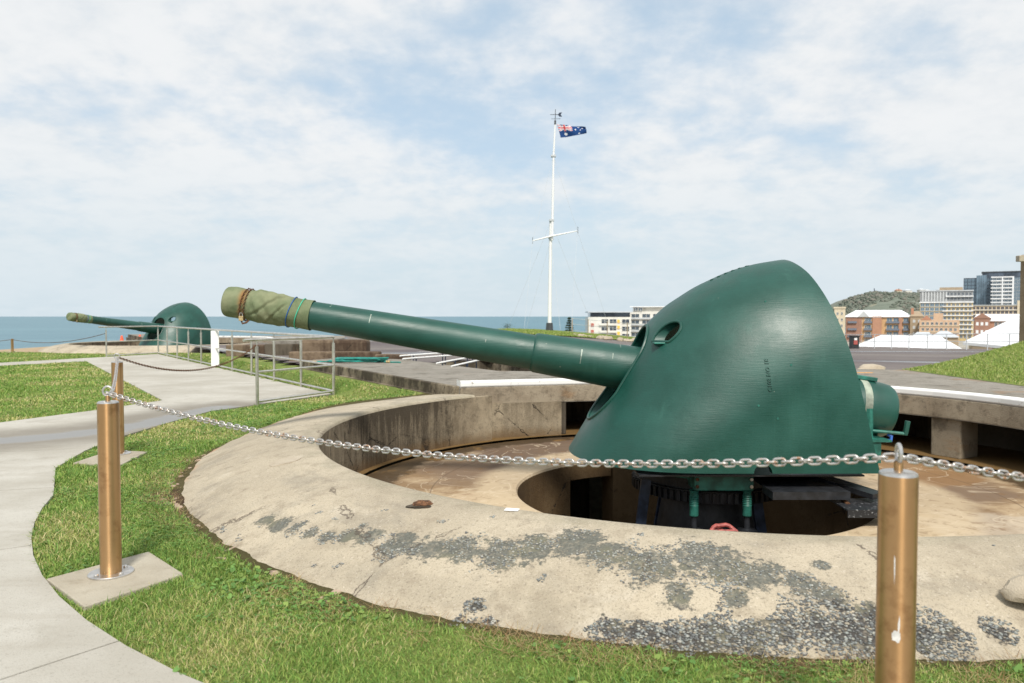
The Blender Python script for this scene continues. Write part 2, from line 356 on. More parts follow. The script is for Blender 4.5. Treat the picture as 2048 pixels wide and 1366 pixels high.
# lawn soil / thatch under the blades
m = Mat('lawn'); p = m.world(); n1 = m.noise(1.1, 5, .6, p); n2 = m.noise(14, 6, .7, p)
c = m.mix(m.step(n1, .35, .66), (.15, .21, .045), (.24, .27, .08)); c = m.mix(m.math('MULTIPLY', m.step(n2, .4, .7), .6), c, (.10, .145, .03))
c = m.mix(m.math('MULTIPLY', m.step(m.noise(.35, 4, .6, p), .56, .7), .55), c, (.27, .245, .085))
c = m.mix(m.attr('soil'), c, (.075, .045, .025))
c = m.mix(m.attr('sand'), c, m.mix(m.step(n2, .35, .7), (.46, .34, .21), (.36, .29, .2)))
m.set(c, .95, 0, .2); m.bump(m.math('ADD', n2, m.noise(60, 4, .7, p)), .8, .03); M['lawn'] = m.m
def leafmat(name, transl=.3):
    m = Mat(name); c = m.attr('col', True); m.set(c, .55, 0, .3)
    t = m.n('ShaderNodeBsdfTranslucent'); m.put(t.inputs[0], c); x = m.n('ShaderNodeMixShader'); x.inputs[0].default_value = transl
    m.t.links.new(m.b.outputs[0], x.inputs[1]); m.t.links.new(t.outputs[0], x.inputs[2])
    m.t.links.new(x.outputs[0], m.t.nodes['Material Output'].inputs[0]); return m.m
M['blade'] = leafmat('grass_blade')
m = Mat('pebble'); m.set(m.mix(.35, m.attr('col', True), m.mix(m.noise(60, 3), (.08, .08, .08), (.4, .4, .36))), .55, 0, .4); M['pebble'] = m.m
# dark green gun paint
def paint(name, streaks=True):
    m = Mat(name); n = m.noise(3, 5, .6); f = m.noise(15, 6, .68, sc=(.5, .5, 5))
    c = m.mix(m.step(n, .32, .68), (.003, .052, .036), (.0042, .066, .048))
    st = m.math('MULTIPLY', m.step(m.noise(7, 5, .62, sc=(1, 1, .07)), .54, .72), m.step(m.noise(1.2, 3), .42, .6)); c = m.mix(m.math('MULTIPLY', st, .25), c, (.04, .145, .11)); c = m.mix(m.math('MULTIPLY', m.step(f, .52, .72), .28), c, (.003, .045, .032))
    bl = m.math('MULTIPLY', m.step(m.noise(.8, 3, .5), .52, .7), .35); c = m.mix(bl, c, (.035, .135, .105))
    ch = m.step(m.voro(6), .034, .016); c = m.mix(m.math('MULTIPLY', ch, m.step(m.noise(2.0, 2), .5, .6)), c, (.33, .34, .28))
    m.set(c, m.mixf(m.step(n, .3, .7), .40, .52), 0, .6)
    m.bump(m.math('ADD', m.math('MULTIPLY', n, 1.6), f), .17, .012); return m.m
M['green'] = paint('green_gun_paint')
M['band'] = simple('worn_pale_band', (.30, .34, .27), .5, 0, .3, 5); M['chip'] = simple('pale_paint_run', (.32, .38, .32), .5, 0, .3, 12)
M['greenworn'] = simple('worn_green_paint', (.03, .17, .13), .45, 0, .25, 8)
M['steelblack'] = simple('black_painted_steel', (.020, .022, .026), .42, 0, .3, 12, .15)
m = Mat('tread_plate'); n = m.noise(40, 4, .7); m.set(m.mix(m.step(n, .58, .66), (.018, .02, .024), (.25, .26, .27)), .4, 0, .5); m.bump(n, .4, .01); M['tread'] = m.m
M['bluesteel'] = simple('blue_black_steel', (.03, .045, .08), .4, .2, .3, 9)
M['redpaint'] = simple('faded_red_paint', (.42, .10, .085), .6, 0, .2, 30)
M['bluepaint'] = simple('blue_paint', (.03, .12, .42), .5, 0, .2, 30)
m = Mat('canvas'); n = m.noise(6, 6, .65); n2 = m.noise(220, 2, .5); n3 = m.noise(2.5, 3, .5)
c = m.mix(m.step(n, .3, .7), (.125, .158, .082), (.195, .222, .128)); c = m.mix(m.math('MULTIPLY', m.step(n3, .5, .7), .6), c, (.265, .272, .165))
c = m.mix(m.math('MULTIPLY', m.attr('stain'), m.step(n, .35, .6)), c, (.33, .17, .06))
m.set(c, .92, 0, .15); m.bump(m.math('ADD', m.math('MULTIPLY', n, 1.2), n2), .5, .01); M['canvas'] = m.m
M['cordblue'] = simple('blue_cord', (.02, .10, .30), .7); M['cordgreen'] = simple('green_cord', (.06, .45, .28), .7)
M['rust'] = simple('rusty_iron', (.16, .075, .035), .85, .2, .4, 60, .3)
M['brass'] = simple('weathered_brass', (.62, .47, .24), .45, .7, .2, 50)
# bronze coloured bollard tube
m = Mat('bronze_tube'); n = m.noise(3, 5, .6, sc=(1, 1, .25)); f = m.noise(120, 3, .6, sc=(1, 1, 12)); b2 = m.noise(9, 5, .65)
c = m.mix(m.step(n, .3, .7), (.46, .27, .122), (.60, .385, .195)); c = m.mix(m.math('MULTIPLY', m.step(b2, .50, .70), .6), c, (.27, .135, .055)); c = m.mix(m.math('MULTIPLY', m.step(m.voro(14, m.scaled(m.obj(), (1, 1, .3))), .06, .03), .5), c, (.62, .52, .4)); c = m.mix(m.math('MULTIPLY', f, .16), c, (.30, .17, .08))
m.set(c, m.mixf(b2, .30, .42), .92, .5); m.b.inputs['Anisotropic'].default_value = .85; m.b.inputs['Anisotropic Rotation'].default_value = .25
tg = m.n('ShaderNodeTangent', direction_type='RADIAL', axis='Z'); m.t.links.new(tg.outputs[0], m.b.inputs['Tangent']); m.bump(f, .05, .004); M['bronze'] = m.m
M['galv'] = simple('stainless_cap', (.62, .60, .57), .33, .9, .12, 20)
m = Mat('chain_steel'); n = m.noise(55, 4, .6, m.world()); n2 = m.noise(7, 3, .6, m.world())
k = m.math('MULTIPLY', m.step(n, .50, .64), m.step(n2, .34, .58)); m.set(m.mix(k, (.56, .54, .51), (.30, .155, .075)), m.mixf(k, .36, .8), m.mixf(k, .85, .1)); M['chain'] = m.m
M['scrape'] = simple('bare_scraped_metal', (.78, .77, .74), .45, .3, .1, 60)
M['rail'] = simple('stainless_handrail', (.66, .63, .57), .3, .9, .1, 8)
M['white'] = simple('white_paint', (.80, .80, .78), .55, 0, .05, 8, .1)
m = Mat('old_white_paint'); n = m.noise(8, 6, .65); m.set(m.mix(m.step(n, .60, .70), (.80, .80, .78), (.42, .40, .36)), .6); m.bump(n, .25, .01); M['lip'] = m.m
M['paper'] = simple('paper', (.82, .82, .82), .7, 0, .03)
M['stone'] = concrete('pale_stone', (.46, .40, .31), (.37, .31, .23), (.26, .2, .14))
M['pinkstone'] = concrete('pink_sandstone', (.46, .35, .265), (.39, .28, .20), (.25, .17, .115))
M['hose'] = simple('green_hose', (.02, .24, .20), .4, 0, .2, 10)
M['cone'] = simple('orange_cone', (.90, .13, .05), .5, 0, .05)
m = Mat('asphalt'); p = m.world(); n = m.noise(.12, 5, .6, p, sc=(.35, 1.4, 1)); n2 = m.noise(3, 5, .6, p)
c = m.mix(m.step(n, .38, .62), (.105, .085, .085), (.18, .155, .14)); c = m.mix(m.math('MULTIPLY', m.step(n2, .45, .7), .5), c, (.10, .085, .08))
pud = m.step(m.noise(.16, 4, .55, p, sc=(.3, 1.6, 1)), .56, .62); m.set(m.mix(m.math('MULTIPLY', pud, .4), c, (.07, .07, .075)), m.mixf(pud, .85, .22), 0, .4); m.bump(n2, .1, .01); M['asphalt'] = m.m
M['line'] = simple('road_marking', (.70, .70, .68), .7); M['oline'] = simple('orange_marking', (.80, .36, .05), .7)
m = Mat('sea'); p = m.world(); n = m.noise(.035, 8, .62, p, sc=(.6, 1.5, 1)); n2 = m.noise(.003, 5, .6, p, sc=(.4, 2.2, 1))
c = m.mix(m.step(n2, .35, .65), (.075, .175, .225), (.11, .225, .27)); c = m.mix(m.step(n, .71, .76), c, (.6, .66, .7)); c = m.mix(m.math('MULTIPLY', m.step(m.noise(.02, 7, .7, p, sc=(.35, 2.4, 1)), .45, .62), .4), c, (.05, .125, .175)); m.set(c, .42, 0, .35); m.bump(n, 1.0, 3.0); M['sea'] = m.m
M['cliff'] = concrete('cliff_rock', (.36, .28, .19), (.27, .2, .13), (.15, .12, .08))
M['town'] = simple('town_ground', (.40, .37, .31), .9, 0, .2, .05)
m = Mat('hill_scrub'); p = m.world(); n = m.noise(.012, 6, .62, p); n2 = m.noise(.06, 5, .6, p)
c = m.mix(m.step(n, .4, .62), (.16, .185, .15), (.20, .21, .175)); c = m.mix(m.math('MULTIPLY', m.step(n2, .5, .66), .6), c, (.095, .115, .085)); c = m.mix(m.step(m.noise(.009, 4, .6, p), .62, .68), c, (.33, .29, .21)); m.set(c, .95, 0, .1); M['hill'] = m.m  # scrub greens lightened and greyed: distance haze painted into the colour
M['timber'] = concrete('weathered_timber', (.34, .26, .165), (.26, .19, .115), (.15, .105, .06))
M['mast'] = M['lip']
for k, c, r in (('wall_white', (.68, .66, .60), .7), ('wall_cream', (.60, .52, .38), .7), ('brick', (.43, .235, .155), .85), ('brick_dark', (.32, .18, .13), .85), ('peach', (.58, .40, .27), .8),
                ('ochre', (.55, .42, .21), .7), ('grey', (.30, .31, .32), .6), ('roofwhite', (.78, .79, .80), .5), ('roofgrey', (.52, .55, .58), .6), ('tan', (.36, .28, .19), .8),
                ('orange', (.56, .35, .18), .8), ('dark', (.05, .055, .06), .5), ('palegrey', (.50, .52, .53), .6), ('redpanel', (.45, .13, .09), .7), ('yellowpanel', (.85, .50, .08), .6), ('terracotta', (.45, .22, .14), .8)):
    M[k] = simple(k, c, r, 0, .06, .4)  # brick and orange walls desaturated to paint distance haze into them
M['glass'] = simple('window_glass', (.10, .13, .16), .12, 0, .2, .3); M['glassblue'] = simple('blue_curtain_glass', (.16, .23, .29), .12, 0, .2, .15); M['glassdark'] = simple('dark_curtain_glass', (.075, .095, .125), .12, 0, .3, .2)  # dark curtain glass lightened, with distance haze painted in
M['balc'] = simple('balcony_blue_grey', (.16, .19, .24), .6)
m = Mat('flag_print'); m.set(m.attr('col', True), .8, 0, .2); M['flag'] = m.m
M['fol'] = leafmat('foliage', .2); M['bark'] = simple('bark', (.12, .08, .05), .9)
M['binmat'] = simple('black_bin', (.03, .033, .035), .5)
# ================================================================ SETTING
CXP, CYP = 2.16, 8.22; R0 = 4.15; ZR = .28; ZF = -.43; RW = 1.88; WX = -.22
OFF2 = (-17.76, 26.28)                                     # the second emplacement, further along the headland
def outer_r(t):                                           # outer edge of the parapet apron by angle (degrees)
    t = np.asarray(t, float) % 360
    r = np.interp(t, [120, 131, 150, 165, 180, 200, 222, 236, 250, 265, 275, 290, 310, 350], [5.45, 5.5, 5.58, 5.52, 5.46, 5.38, 5.32, 5.30, 5.25, 5.12, 5.06, 5.02, 5.0, 5.0])
    return r + .10*(fbm(t*.19, t*0+3.3, 4)-.5) + .05*(fbm(t*1.1, t*0+1.3, 3)-.5)
def slab_left_dist(x, y):                                 # signed distance right of the roof slab's left side
    dx, dy = -2.94, 4.25; L = hypot(dx, dy); return (np.asarray(x)+.81)*dy/L-(np.asarray(y)-11.65)*dx/L
def zl(x, y):
    d = slab_left_dist(x, y)
    k = sstep(d, -.66, -.1)*sstep(y, 10.6, 12.2)*sstep(y, 31, 25)
    k2 = sstep(np.hypot(np.asarray(x)-CXP, np.asarray(y)-CYP), 6.3, 5.5)*sstep(y, 9.0, 11.5)
    return .20*np.maximum(k, k2*.9)
def zas(x, y):
    x = np.asarray(x, float); y = np.asarray(y, float)
    return .27-1.38*sstep(x, -3, 20)*np.clip((y-15)/45, 0, 1)
HEAD = [(-60, -8), (-60, 16), (-30, 26.5), (-22.6, 31), (-22.6, 36), (-21.5, 42.5), (-14, 45), (-6, 47), (-3, 52), (-1, 60), (2, 72), (12, 76), (22, 66), (32, 62.5), (40, 48), (70, 45), (70, -8)]
SLABL = [(-.81, 11.65), (-3.92, 16.67), (-5.1, 18.5), (-4.6, 19.6), (-2.83, 19.1), (-.31, 15.05), (1.2, 14.7), (4.0, 15.6), (7.0, 15.6), (8.5, 15.2), (9.4, 11.2), (9.4, 6.9), (6.2, 7.0)]
EDGE = [(-.81, 11.65), (.2, 11.93), (1.36, 12.25)]
for k in range(1, 19):
    a = radians(100.5-k*6.45); EDGE.append((CXP+4.17*cos(a), CYP+4.17*sin(a)))
EDGE[-1] = (6.2, 7.4)
SLABP = EDGE + [(6.2, 7.0)] + SLABL[-2:0:-1]
SUNK = [(-2.83, 19.15), (-.31, 15.1), (1.2, 14.75), (2.6, 16.6), (-.6, 20.8)]
def in_pit(x, y):
    x = np.asarray(x, float); y = np.asarray(y, float); r = np.zeros(x.shape, bool)
    for ox, oy in ((0, 0), OFF2):
        dx = x-CXP-ox; dy = y-CYP-oy; d = np.hypot(dx, dy); t = np.degrees(np.arctan2(dy, dx)) % 360
        sh = (t < 128) | (t > 345)
        r |= np.where(sh, d < 6.2, d < np.minimum(outer_r(t)-.34, 9))
        r |= inpoly(x-ox, y-oy, SLABP) & ~((slab_left_dist(x-ox, y-oy) < .5) & (t > 131))
    return r | inpoly(x, y, SUNK)

def sheet(name, xs, ys, zf, keep, mat, attrs=None, kind='structure'):
    X, Y = np.meshgrid(xs, ys, indexing='ij'); nx, ny = X.shape; Z = zf(X, Y)
    i, j = np.meshgrid(np.arange(nx-1), np.arange(ny-1), indexing='ij')
    F = np.stack([i*ny+j, (i+1)*ny+j, (i+1)*ny+j+1, i*ny+j+1], -1).reshape(-1, 4)
    cx = X.ravel()[F].mean(1); cy = Y.ravel()[F].mean(1); F = F[keep(cx, cy)]
    used = np.unique(F); mp = np.full(nx*ny, -1); mp[used] = np.arange(len(used))
    V = np.stack([X.ravel(), Y.ravel(), Z.ravel()], -1)[used]
    at = {k: f(V[:, 0], V[:, 1]) for k, f in (attrs or {}).items()}
    o = np_mesh(name, V, [mp[F]], mat, at, smooth=True); tag(o, kind=kind); return o

def soil_f(x, y):
    d = np.hypot(x-CXP, y-CYP); t = np.degrees(np.arctan2(y-CYP, x-CXP)) % 360
    e = sstep(d-outer_r(t)+.05*(fbm(x*5, y*5, 2)-.5), .06, .0)
    s = sstep(np.hypot(x+2.80, y-6.0), .5, .2)*sstep(fbm(x*3, y*3, 3), .35, .6)
    return np.clip(e*.8+s, 0, 1)
def sand_f(x, y):
    return np.clip(sstep(y+.18*(x+15), 29.4, 30.2)*sstep(y, 27, 28)*sstep(x, -9, -11), 0, 1)
def keep_lawn(x, y):
    right = (slab_left_dist(x, y) > .45) & (y > 11.5)
    return inpoly(x, y, HEAD) & ~in_pit(x, y) & ~right & (y < 46) & ~((x > 9.6) & (y > 6.5))
lawn = sheet('lawn', np.concatenate([np.arange(-60, -5, .5), np.arange(-5, 5, .06), np.arange(5, 30.1, .5)]), np.concatenate([np.arange(-8, 2, .5), np.arange(2, 13, .06), np.arange(13, 46.1, .4)]), lambda x, y: zl(x, y), keep_lawn, M['lawn'], {'soil': soil_f, 'sand': sand_f})
def keep_as(x, y):
    right = (slab_left_dist(x, y) > .5) & (y > 11.5)
    return inpoly(x, y, HEAD) & ~in_pit(x, y) & right & ~((x < 13) & (y > 53))
parade = sheet('parade_ground', np.arange(-22, 70.01, .5), np.arange(11.5, 76.1, .5), zas, keep_as, M['asphalt'])
lawn2 = sheet('headland_lawn', np.arange(-4, 13.6, .6), np.arange(52.5, 76.1, .6), lambda x, y: zas(x, y)+.05+.10*sstep(y, 53, 60), lambda x, y: inpoly(x, y, HEAD) & (x < 13.2), M['lawn'], {'soil': lambda x, y: x*0, 'sand': lambda x, y: x*0})
def zmound(x, y):
    yb = 15+np.clip(x-8.06, 0, 60)*1.0
    return .385+.64*sstep(x, 8.0, 22.5)*1.0*sstep(y-yb, 3.0, -.2)-.9*sstep(y-yb, 0, 4)
mound = sheet('grass_mound', np.arange(8.0, 50, .35), np.arange(5.0, 40, .35), zmound, lambda x, y: (y-15-(x-8.06) < 4) & (x+y*.02 > 8.15), M['lawn'], {'soil': lambda x, y: x*0, 'sand': lambda x, y: x*0})
# headland cliff down to the water
b = MB(); n = len(HEAD); cxm, cym = 0, 30
vv = []
for ring, (ex, z) in enumerate(((-.4, .18), (1.2, -1.5), (5, -9), (9, -20), (16, -34))):
    for i in range(n):
        x, y = HEAD[i]; d = hypot(x-cxm, y-cym); zt = z if ring else (float(zl(x, y)) if x < -4 else float(zas(x, y)))-.05
        if ring == 1: zt = min(zt, -1.9)
        vv.append((x+(x-cxm)/d*ex, y+(y-cym)/d*ex, zt))
b.add(vv, [(r*n+i, r*n+(i+1) % n, (r+1)*n+(i+1) % n, (r+1)*n+i) for r in range(4) for i in range(n)])
tag(b.build('cliff', M['cliff']), kind='structure')
# sea
b = MB(); b.add([(-60000, -3000, -32), (60000, -3000, -32), (60000, 45000, -32), (-60000, 45000, -32)], [(0, 1, 2, 3)]); tag(b.build('sea', M['sea']), kind='structure')
# low town ground behind the headland
def ztown(x, y): return -4-.025*(np.asarray(y)-70)
COAST = [(9, 70), (16, 120), (24, 250), (60, 600), (300, 1000), (520, 1250), (3000, 1250), (3000, 0), (70, 0), (70, 46), (40, 50), (30, 60)]
X_, Y_ = np.linspace(5, 3000, 300), np.linspace(0, 1260, 127)
X_ = np.concatenate([np.arange(5, 100, 3), np.linspace(100, 3000, 100)])
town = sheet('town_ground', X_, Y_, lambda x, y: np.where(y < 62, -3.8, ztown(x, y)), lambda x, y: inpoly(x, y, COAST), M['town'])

# ---------------------------------------------------------------- footpath with separate panels
arc = [(CXP+6.28*cos(radians(t)), CYP+6.28*sin(radians(t))) for t in range(300, 196, -4)]
PATH = arc+[(-4.39, 7.17), (-4.63, 8.09), (-4.74, 8.91), (-4.71, 10.14), (-4.63, 11.47), (-4.24, 12.25), (-3.36, 14.0), (-13.62, 28.8), (-14.45, 26.75), (-18, 18.9), (-17.3, 18.2), (-15.0, 22.2), (-13.75, 24.2), (-6.05, 12.95), (-6.45, 11.6), (-7.02, 10.24), (-7.9, 8.6), (-10, 6.5), (-14, 5), (-14, -5), (7, -5), (7, 1.5)]
def path_panels():
    b = bmesh.new(); vs = [b.verts.new((x, y, 0)) for x, y in PATH]; b.faces.new(vs)
    bmesh.ops.triangulate(b, faces=b.faces[:])
    cuts = []                                             # (point, point) joints between panels
    for t in (213.8, 231.3, 197.2, 250, 268): cuts.append(((CXP+6.2*cos(radians(t)), CYP+6.2*sin(radians(t))), (CXP+7.6*cos(radians(t)), CYP+7.6*sin(radians(t)))))
    cuts += [((-4.70, 8.24), (-5.49, 8.0)), ((-4.45, 12.2), (-6.1, 12.75)), ((-6.4, 18.2), (-9.7, 18.2)), ((-9.9, 23.4), (-13.4, 23.4)), ((-3.9, 14.7), (-6.6, 13.8))]
    def near(c, p, q):
        d = Vector(q)-Vector(p); L = d.length; d /= L; u = (Vector(c)-Vector(p)).dot(d); return -.6 < u < L*1.9
    for p, q in cuts:
        d = (Vector(q)-Vector(p)).normalized(); nrm = Vector((-d.y, d.x, 0))
        for s in (-.006, .006):
            geom = [f for f in b.faces if near(f.calc_center_median().xy, p, q) or f.calc_area() > .5]
            ed = {e for f in geom for e in f.edges}; ve = {v for f in geom for v in f.verts}
            bmesh.ops.bisect_plane(b, geom=list(geom)+list(ed)+list(ve), plane_co=(p[0]+nrm.x*s, p[1]+nrm.y*s, 0), plane_no=nrm)
        kill = []
        for f in b.faces:
            c = f.calc_center_median(); u = (c.xy-Vector(p)).dot(d)
            if abs((c.xy-Vector(p)).dot(nrm.xy)) < .0055 and -1 < u < 6: kill.append(f)
        bmesh.ops.delete(b, geom=kill, context='FACES')
    seen = set(); isl = []
    b.faces.ensure_lookup_table()
    for f in b.faces:
        if f in seen: continue
        st = [f]; seen.add(f); cur = []
        while st:
            g = st.pop(); cur.append(g)
            for e in g.edges:
                for h in e.link_faces:
                    if h not in seen: seen.add(h); st.append(h)
        isl.append(cur)
    out = []
    for cur in isl:
        vm = {}; V = []; F = []; ec = {}
        for f in cur:
            for v in f.verts:
                if v not in vm: vm[v] = len(V); V.append((v.co.x, v.co.y))
            F.append([vm[v] for v in f.verts])
        for f in F:
            for i in range(len(f)):
                a, c = f[i], f[(i+1) % len(f)]
                if (c, a) in ec: del ec[(c, a)]
                else: ec[(a, c)] = 1
        k = len(V); vv = [(x, y, float(zl(x, y))*0+.022) for x, y in V]+[(x, y, -.10) for x, y in V]
        ff = [tuple(f) for f in F]+[(a+k, c+k, c, a) for a, c in ec]
        out.append((vv, ff))
    b.free(); return out
path = tag(MB().prism([(p[0], p[1]) for p in PATH], -.06, .004).build('path', M['rusty']), kind='structure')
for vv, ff in path_panels():
    b = MB(); b.add(vv, ff); b.build('panel', M['path'], path)

# ---------------------------------------------------------------- gun emplacement
emp = thing('gun_emplacement', 'round sunken concrete gun pit with worn sloping parapet in the foreground', 'gun pit', (CXP, CYP, 0))
TAR = [(-3.82,-3.22,.11),(-3.68,-3.33,.12),(-3.55,-3.44,.10),(-3.42,-3.56,.08),(-3.31,-3.65,.08),(-3.15,-3.69,.10),(-3.08,-3.6,.05),(-3.01,-3.75,.13),(-2.84,-3.92,.16),(-2.65,-4.02,.17),(-2.45,-4.06,.18),(-2.23,-4.17,.19),(-2.01,-4.15,.20),(-1.81,-4.13,.20),(-1.64,-4.27,.19),(-1.45,-4.40,.20),(-1.2,-4.36,.22),(-1.08,-4.45,.2),(-.92,-4.54,.16),(-.77,-4.62,.13),(-.63,-4.72,.12),(-.5,-4.82,.12),(-1.37,-4.64,.10),(-1.10,-4.68,.08),(-.6,-4.47,.06)]
GRAV = [(-1.69,-4.80,.10),(-1.56,-4.84,.12),(-1.4,-4.88,.13),(-1.25,-4.9,.14),(-1.1,-4.93,.14),(-.95,-4.9,.12),(-.76,-4.87,.12),(-.64,-4.9,.14),(-.52,-4.93,.14),(-.34,-4.92,.12),(-.21,-4.9,.09),(-2.39,-4.66,.07),(-2.34,-4.55,.05),(-2.28,-4.67,.06),(-2.94,-4.43,.05),(0.02,-4.92,.07),(.22,-4.93,.06)]
def degrees_(x, y): return math.degrees(atan2(y, x)) % 360
def blob(x, y, L, soft=1.0):
    o = np.zeros(np.shape(x))
    for a, c, r in L: o = np.maximum(o, 1-np.hypot((x-a), (y-c))/(r*1.55*soft))
    return np.clip(o, 0, 1)
def apron_z(r, t):
    ro = outer_r(t); u = np.clip((r-R0)/(ro-R0), 0, 1.1); base = np.interp(t, [131, 150, 172, 190, 400], [.16, .14, .02, -.035, -.035])
    z = ZR+(base-ZR)*u**1.75 + .016*(fbm(r*1.8+t*.02, t*.10, 3)-.5)*np.clip(u*3, 0, 1)
    return z - .05*np.clip((r-ro)/.06, 0, 1)
T0, T1 = 131.0, 346.0
def fine_ts():
    a = np.concatenate([np.arange(131, 205, .9), np.arange(205, 290, .25), np.arange(290, 346.1, .9)]); return a
ts = fine_ts(); us = np.concatenate([[0, .006, .015, .03], np.linspace(.06, 1.0, 44), [1.02, 1.08]])
Tt, Uu = np.meshgrid(ts, us, indexing='ij'); ro = outer_r(Tt); rr = R0+(ro-R0)*Uu; rr[:, -2] = ro[:, -2]+.015; rr[:, -1] = ro[:, -1]+.05
zz_ = apron_z(rr, Tt); zz_[:, 0] -= .035; zz_[:, 1] -= .014; zz_[:, 2] -= .004; zz_[:, -1] -= .10
xx = rr*np.cos(np.radians(Tt)); yy = rr*np.sin(np.radians(Tt)); nt_, nu_ = Tt.shape
i, j = np.meshgrid(np.arange(nt_-1), np.arange(nu_-1), indexing='ij')
F = np.stack([i*nu_+j, i*nu_+j+1, (i+1)*nu_+j+1, (i+1)*nu_+j], -1).reshape(-1, 4)[:, ::-1]
tarv = np.maximum(blob(xx, yy, TAR), blob(xx, yy, GRAV)).ravel()
crest = sstep(Uu, .30, .02).ravel()
warm = (sstep(Uu, .82, 1.0)*sstep(Tt, 245, 190)*sstep(fbm(xx*4, yy*4, 3), .35, .6)).ravel()
np_mesh('parapet', np.stack([xx.ravel(), yy.ravel(), zz_.ravel()], -1), [F[:, ::-1]], M['parapet'], {'tar': tarv, 'crest': crest, 'warm': warm, 'grav': blob(xx, yy, GRAV).ravel()}, parent=emp, smooth=True)
# pit wall in cast sections divided by open vertical joints
def wall_arc(t0, t1, r0, r1, z0, z1, n, cx=0):
    v = []; f = []
    for k in range(n+1):
        t = radians(t0+(t1-t0)*k/n)
        for r, z in ((r0, z0), (r0, z1), (r1, z1), (r1, z0)): v.append((CXP+cx+r*cos(t), CYP+r*sin(t), z))
    for k in range(n): f += [(k*4+q, (k+1)*4+q, (k+1)*4+(q+1) % 4, k*4+(q+1) % 4) for q in range(4)]
    return v, f+[(3, 2, 1, 0), tuple(n*4+q for q in range(4))]
for a0, a1 in ((126.5, 143.6), (143.85, 165), (165.1, 205), (205.1, 262), (262.1, 310), (310.1, 346)):
    b = MB(); b.add(*wall_arc(a0, a1, R0, R0+.12, ZF-.05, ZR-.036, max(6, int((a1-a0)/1.5)))); b.build('wall_section', M['pitwall'], emp, smooth=True, angle=30)
# floor with the round well in the middle
def ring(r0, r1, z0, z1, n=96, a0=0, a1=360, c0=0, c1=0):
    v = []; f = []
    for k in range(n+1):
        t = radians(a0+(a1-a0)*k/n)
        for r, z, c in ((r0, z0, c0), (r1, z1, c1)): v.append((CXP+c+r*cos(t), CYP+r*sin(t), z))
    return v, [(k*2, k*2+1, k*2+3, k*2+2) for k in range(n)]
b = MB()
b.add(*ring(RW+.05, 3.3, ZF, ZF, c0=WX))
for r0, r1, z0, z1 in ((3.3, 3.85, ZF, ZF-.01), (3.85, 4.05, ZF-.035, ZF-.045), (4.05, 5.8, ZF-.01, ZF)): b.add(*ring(r0, r1, z0, z1))
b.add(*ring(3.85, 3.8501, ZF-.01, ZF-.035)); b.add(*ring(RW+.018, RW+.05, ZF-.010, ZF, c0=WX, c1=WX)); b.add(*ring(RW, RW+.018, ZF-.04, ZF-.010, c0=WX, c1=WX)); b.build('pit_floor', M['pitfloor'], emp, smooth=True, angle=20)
b = MB()
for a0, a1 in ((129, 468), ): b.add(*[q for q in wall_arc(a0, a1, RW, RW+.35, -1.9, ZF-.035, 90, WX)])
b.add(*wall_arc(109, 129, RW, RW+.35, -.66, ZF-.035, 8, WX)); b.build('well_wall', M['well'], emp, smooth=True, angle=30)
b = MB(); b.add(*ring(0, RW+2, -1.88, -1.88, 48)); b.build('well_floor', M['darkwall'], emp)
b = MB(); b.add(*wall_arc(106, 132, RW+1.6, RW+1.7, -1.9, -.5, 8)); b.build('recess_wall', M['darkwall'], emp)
# covered shelter: roof slab, painted kerb, front walls, pillars, back wall
b = MB(); b.prism(SLABP, .09, .38); b.build('roof_slab', M['slab'], emp)
def offset_strip(pl, d0, d1, z0, z1):
    v = []
    for i, p in enumerate(pl):
        a = Vector(pl[max(i-1, 0)]); c = Vector(pl[min(i+1, len(pl)-1)]); t = (c-a).normalized(); nrm = Vector((-t.y, t.x))
        for d, z in ((d0, z0), (d0, z1), (d1, z1), (d1, z0)): q = Vector(p)+nrm*d; v.append((q.x, q.y, z))
    n = len(pl); f = [(k*4+q, (k+1)*4+q, (k+1)*4+(q+1) % 4, k*4+(q+1) % 4) for k in range(n-1) for q in range(4)]
    return v, f+[(3, 2, 1, 0), tuple((n-1)*4+q for q in range(4))]
fineedge = []
for k in range(len(EDGE)-1):
    for s in range(4): fineedge.append(tuple(Vector(EDGE[k]).lerp(Vector(EDGE[k+1]), s/4)))
fineedge.append(EDGE[-1])
b = MB(); b.add(*offset_strip(fineedge, -.006, .24, .37, .455)); b.build('painted_kerb', M['lip'], emp, bevel=.018)
b = MB(); b.add(*offset_strip(fineedge, -.004, .45, .092, .363)); b.build('front_beam', M['beam'], emp, bevel=.012)
b = MB(); b.add(*offset_strip([(-.42, 11.72), (.2, 11.905), (.80, 12.075)], .0, .5, ZF-.05, .10)); b.build('wall_section', M['pitwall'], emp)
b = MB(); b.bar((-.86, 11.78, .03), (-5.12, 18.48, .03), .30, .36); b.add(*offset_strip([(-.86, 11.62), (-.36, 11.735)], .02, .6, -.2, .10)); b.build('side_wall', M['slabside'], emp)
b = MB(); b.bar((-.86, 11.66, .24), (-5.14, 18.52, .24), .09, .29); b.build('slab_edge', M['slabside'], emp, bevel=.015)
for t, wdt in ((95, .3), (74, .42), (50, .42), (27.5, .42), (5, .42)):
    p = Vector((CXP+4.22*cos(radians(t)), CYP+4.22*sin(radians(t)), 0)); b = MB()
    T = Vector((-sin(radians(t)), cos(radians(t)), 0)); Nn = Vector((cos(radians(t)), sin(radians(t)), 0))
    q = [p+T*wdt/2, p-T*wdt/2, p-T*wdt/2+Nn*.4, p+T*wdt/2+Nn*.4]
    b.prism([(v.x, v.y) for v in q], ZF-.02, .088); b.build('pillar', M['pillar'], emp, bevel=.02)
b = MB(); b.add(*wall_arc(-16, 112, 5.55, 5.75, ZF-.02, .088, 40)); b.build('shelter_wall', M['darkwall'], emp)
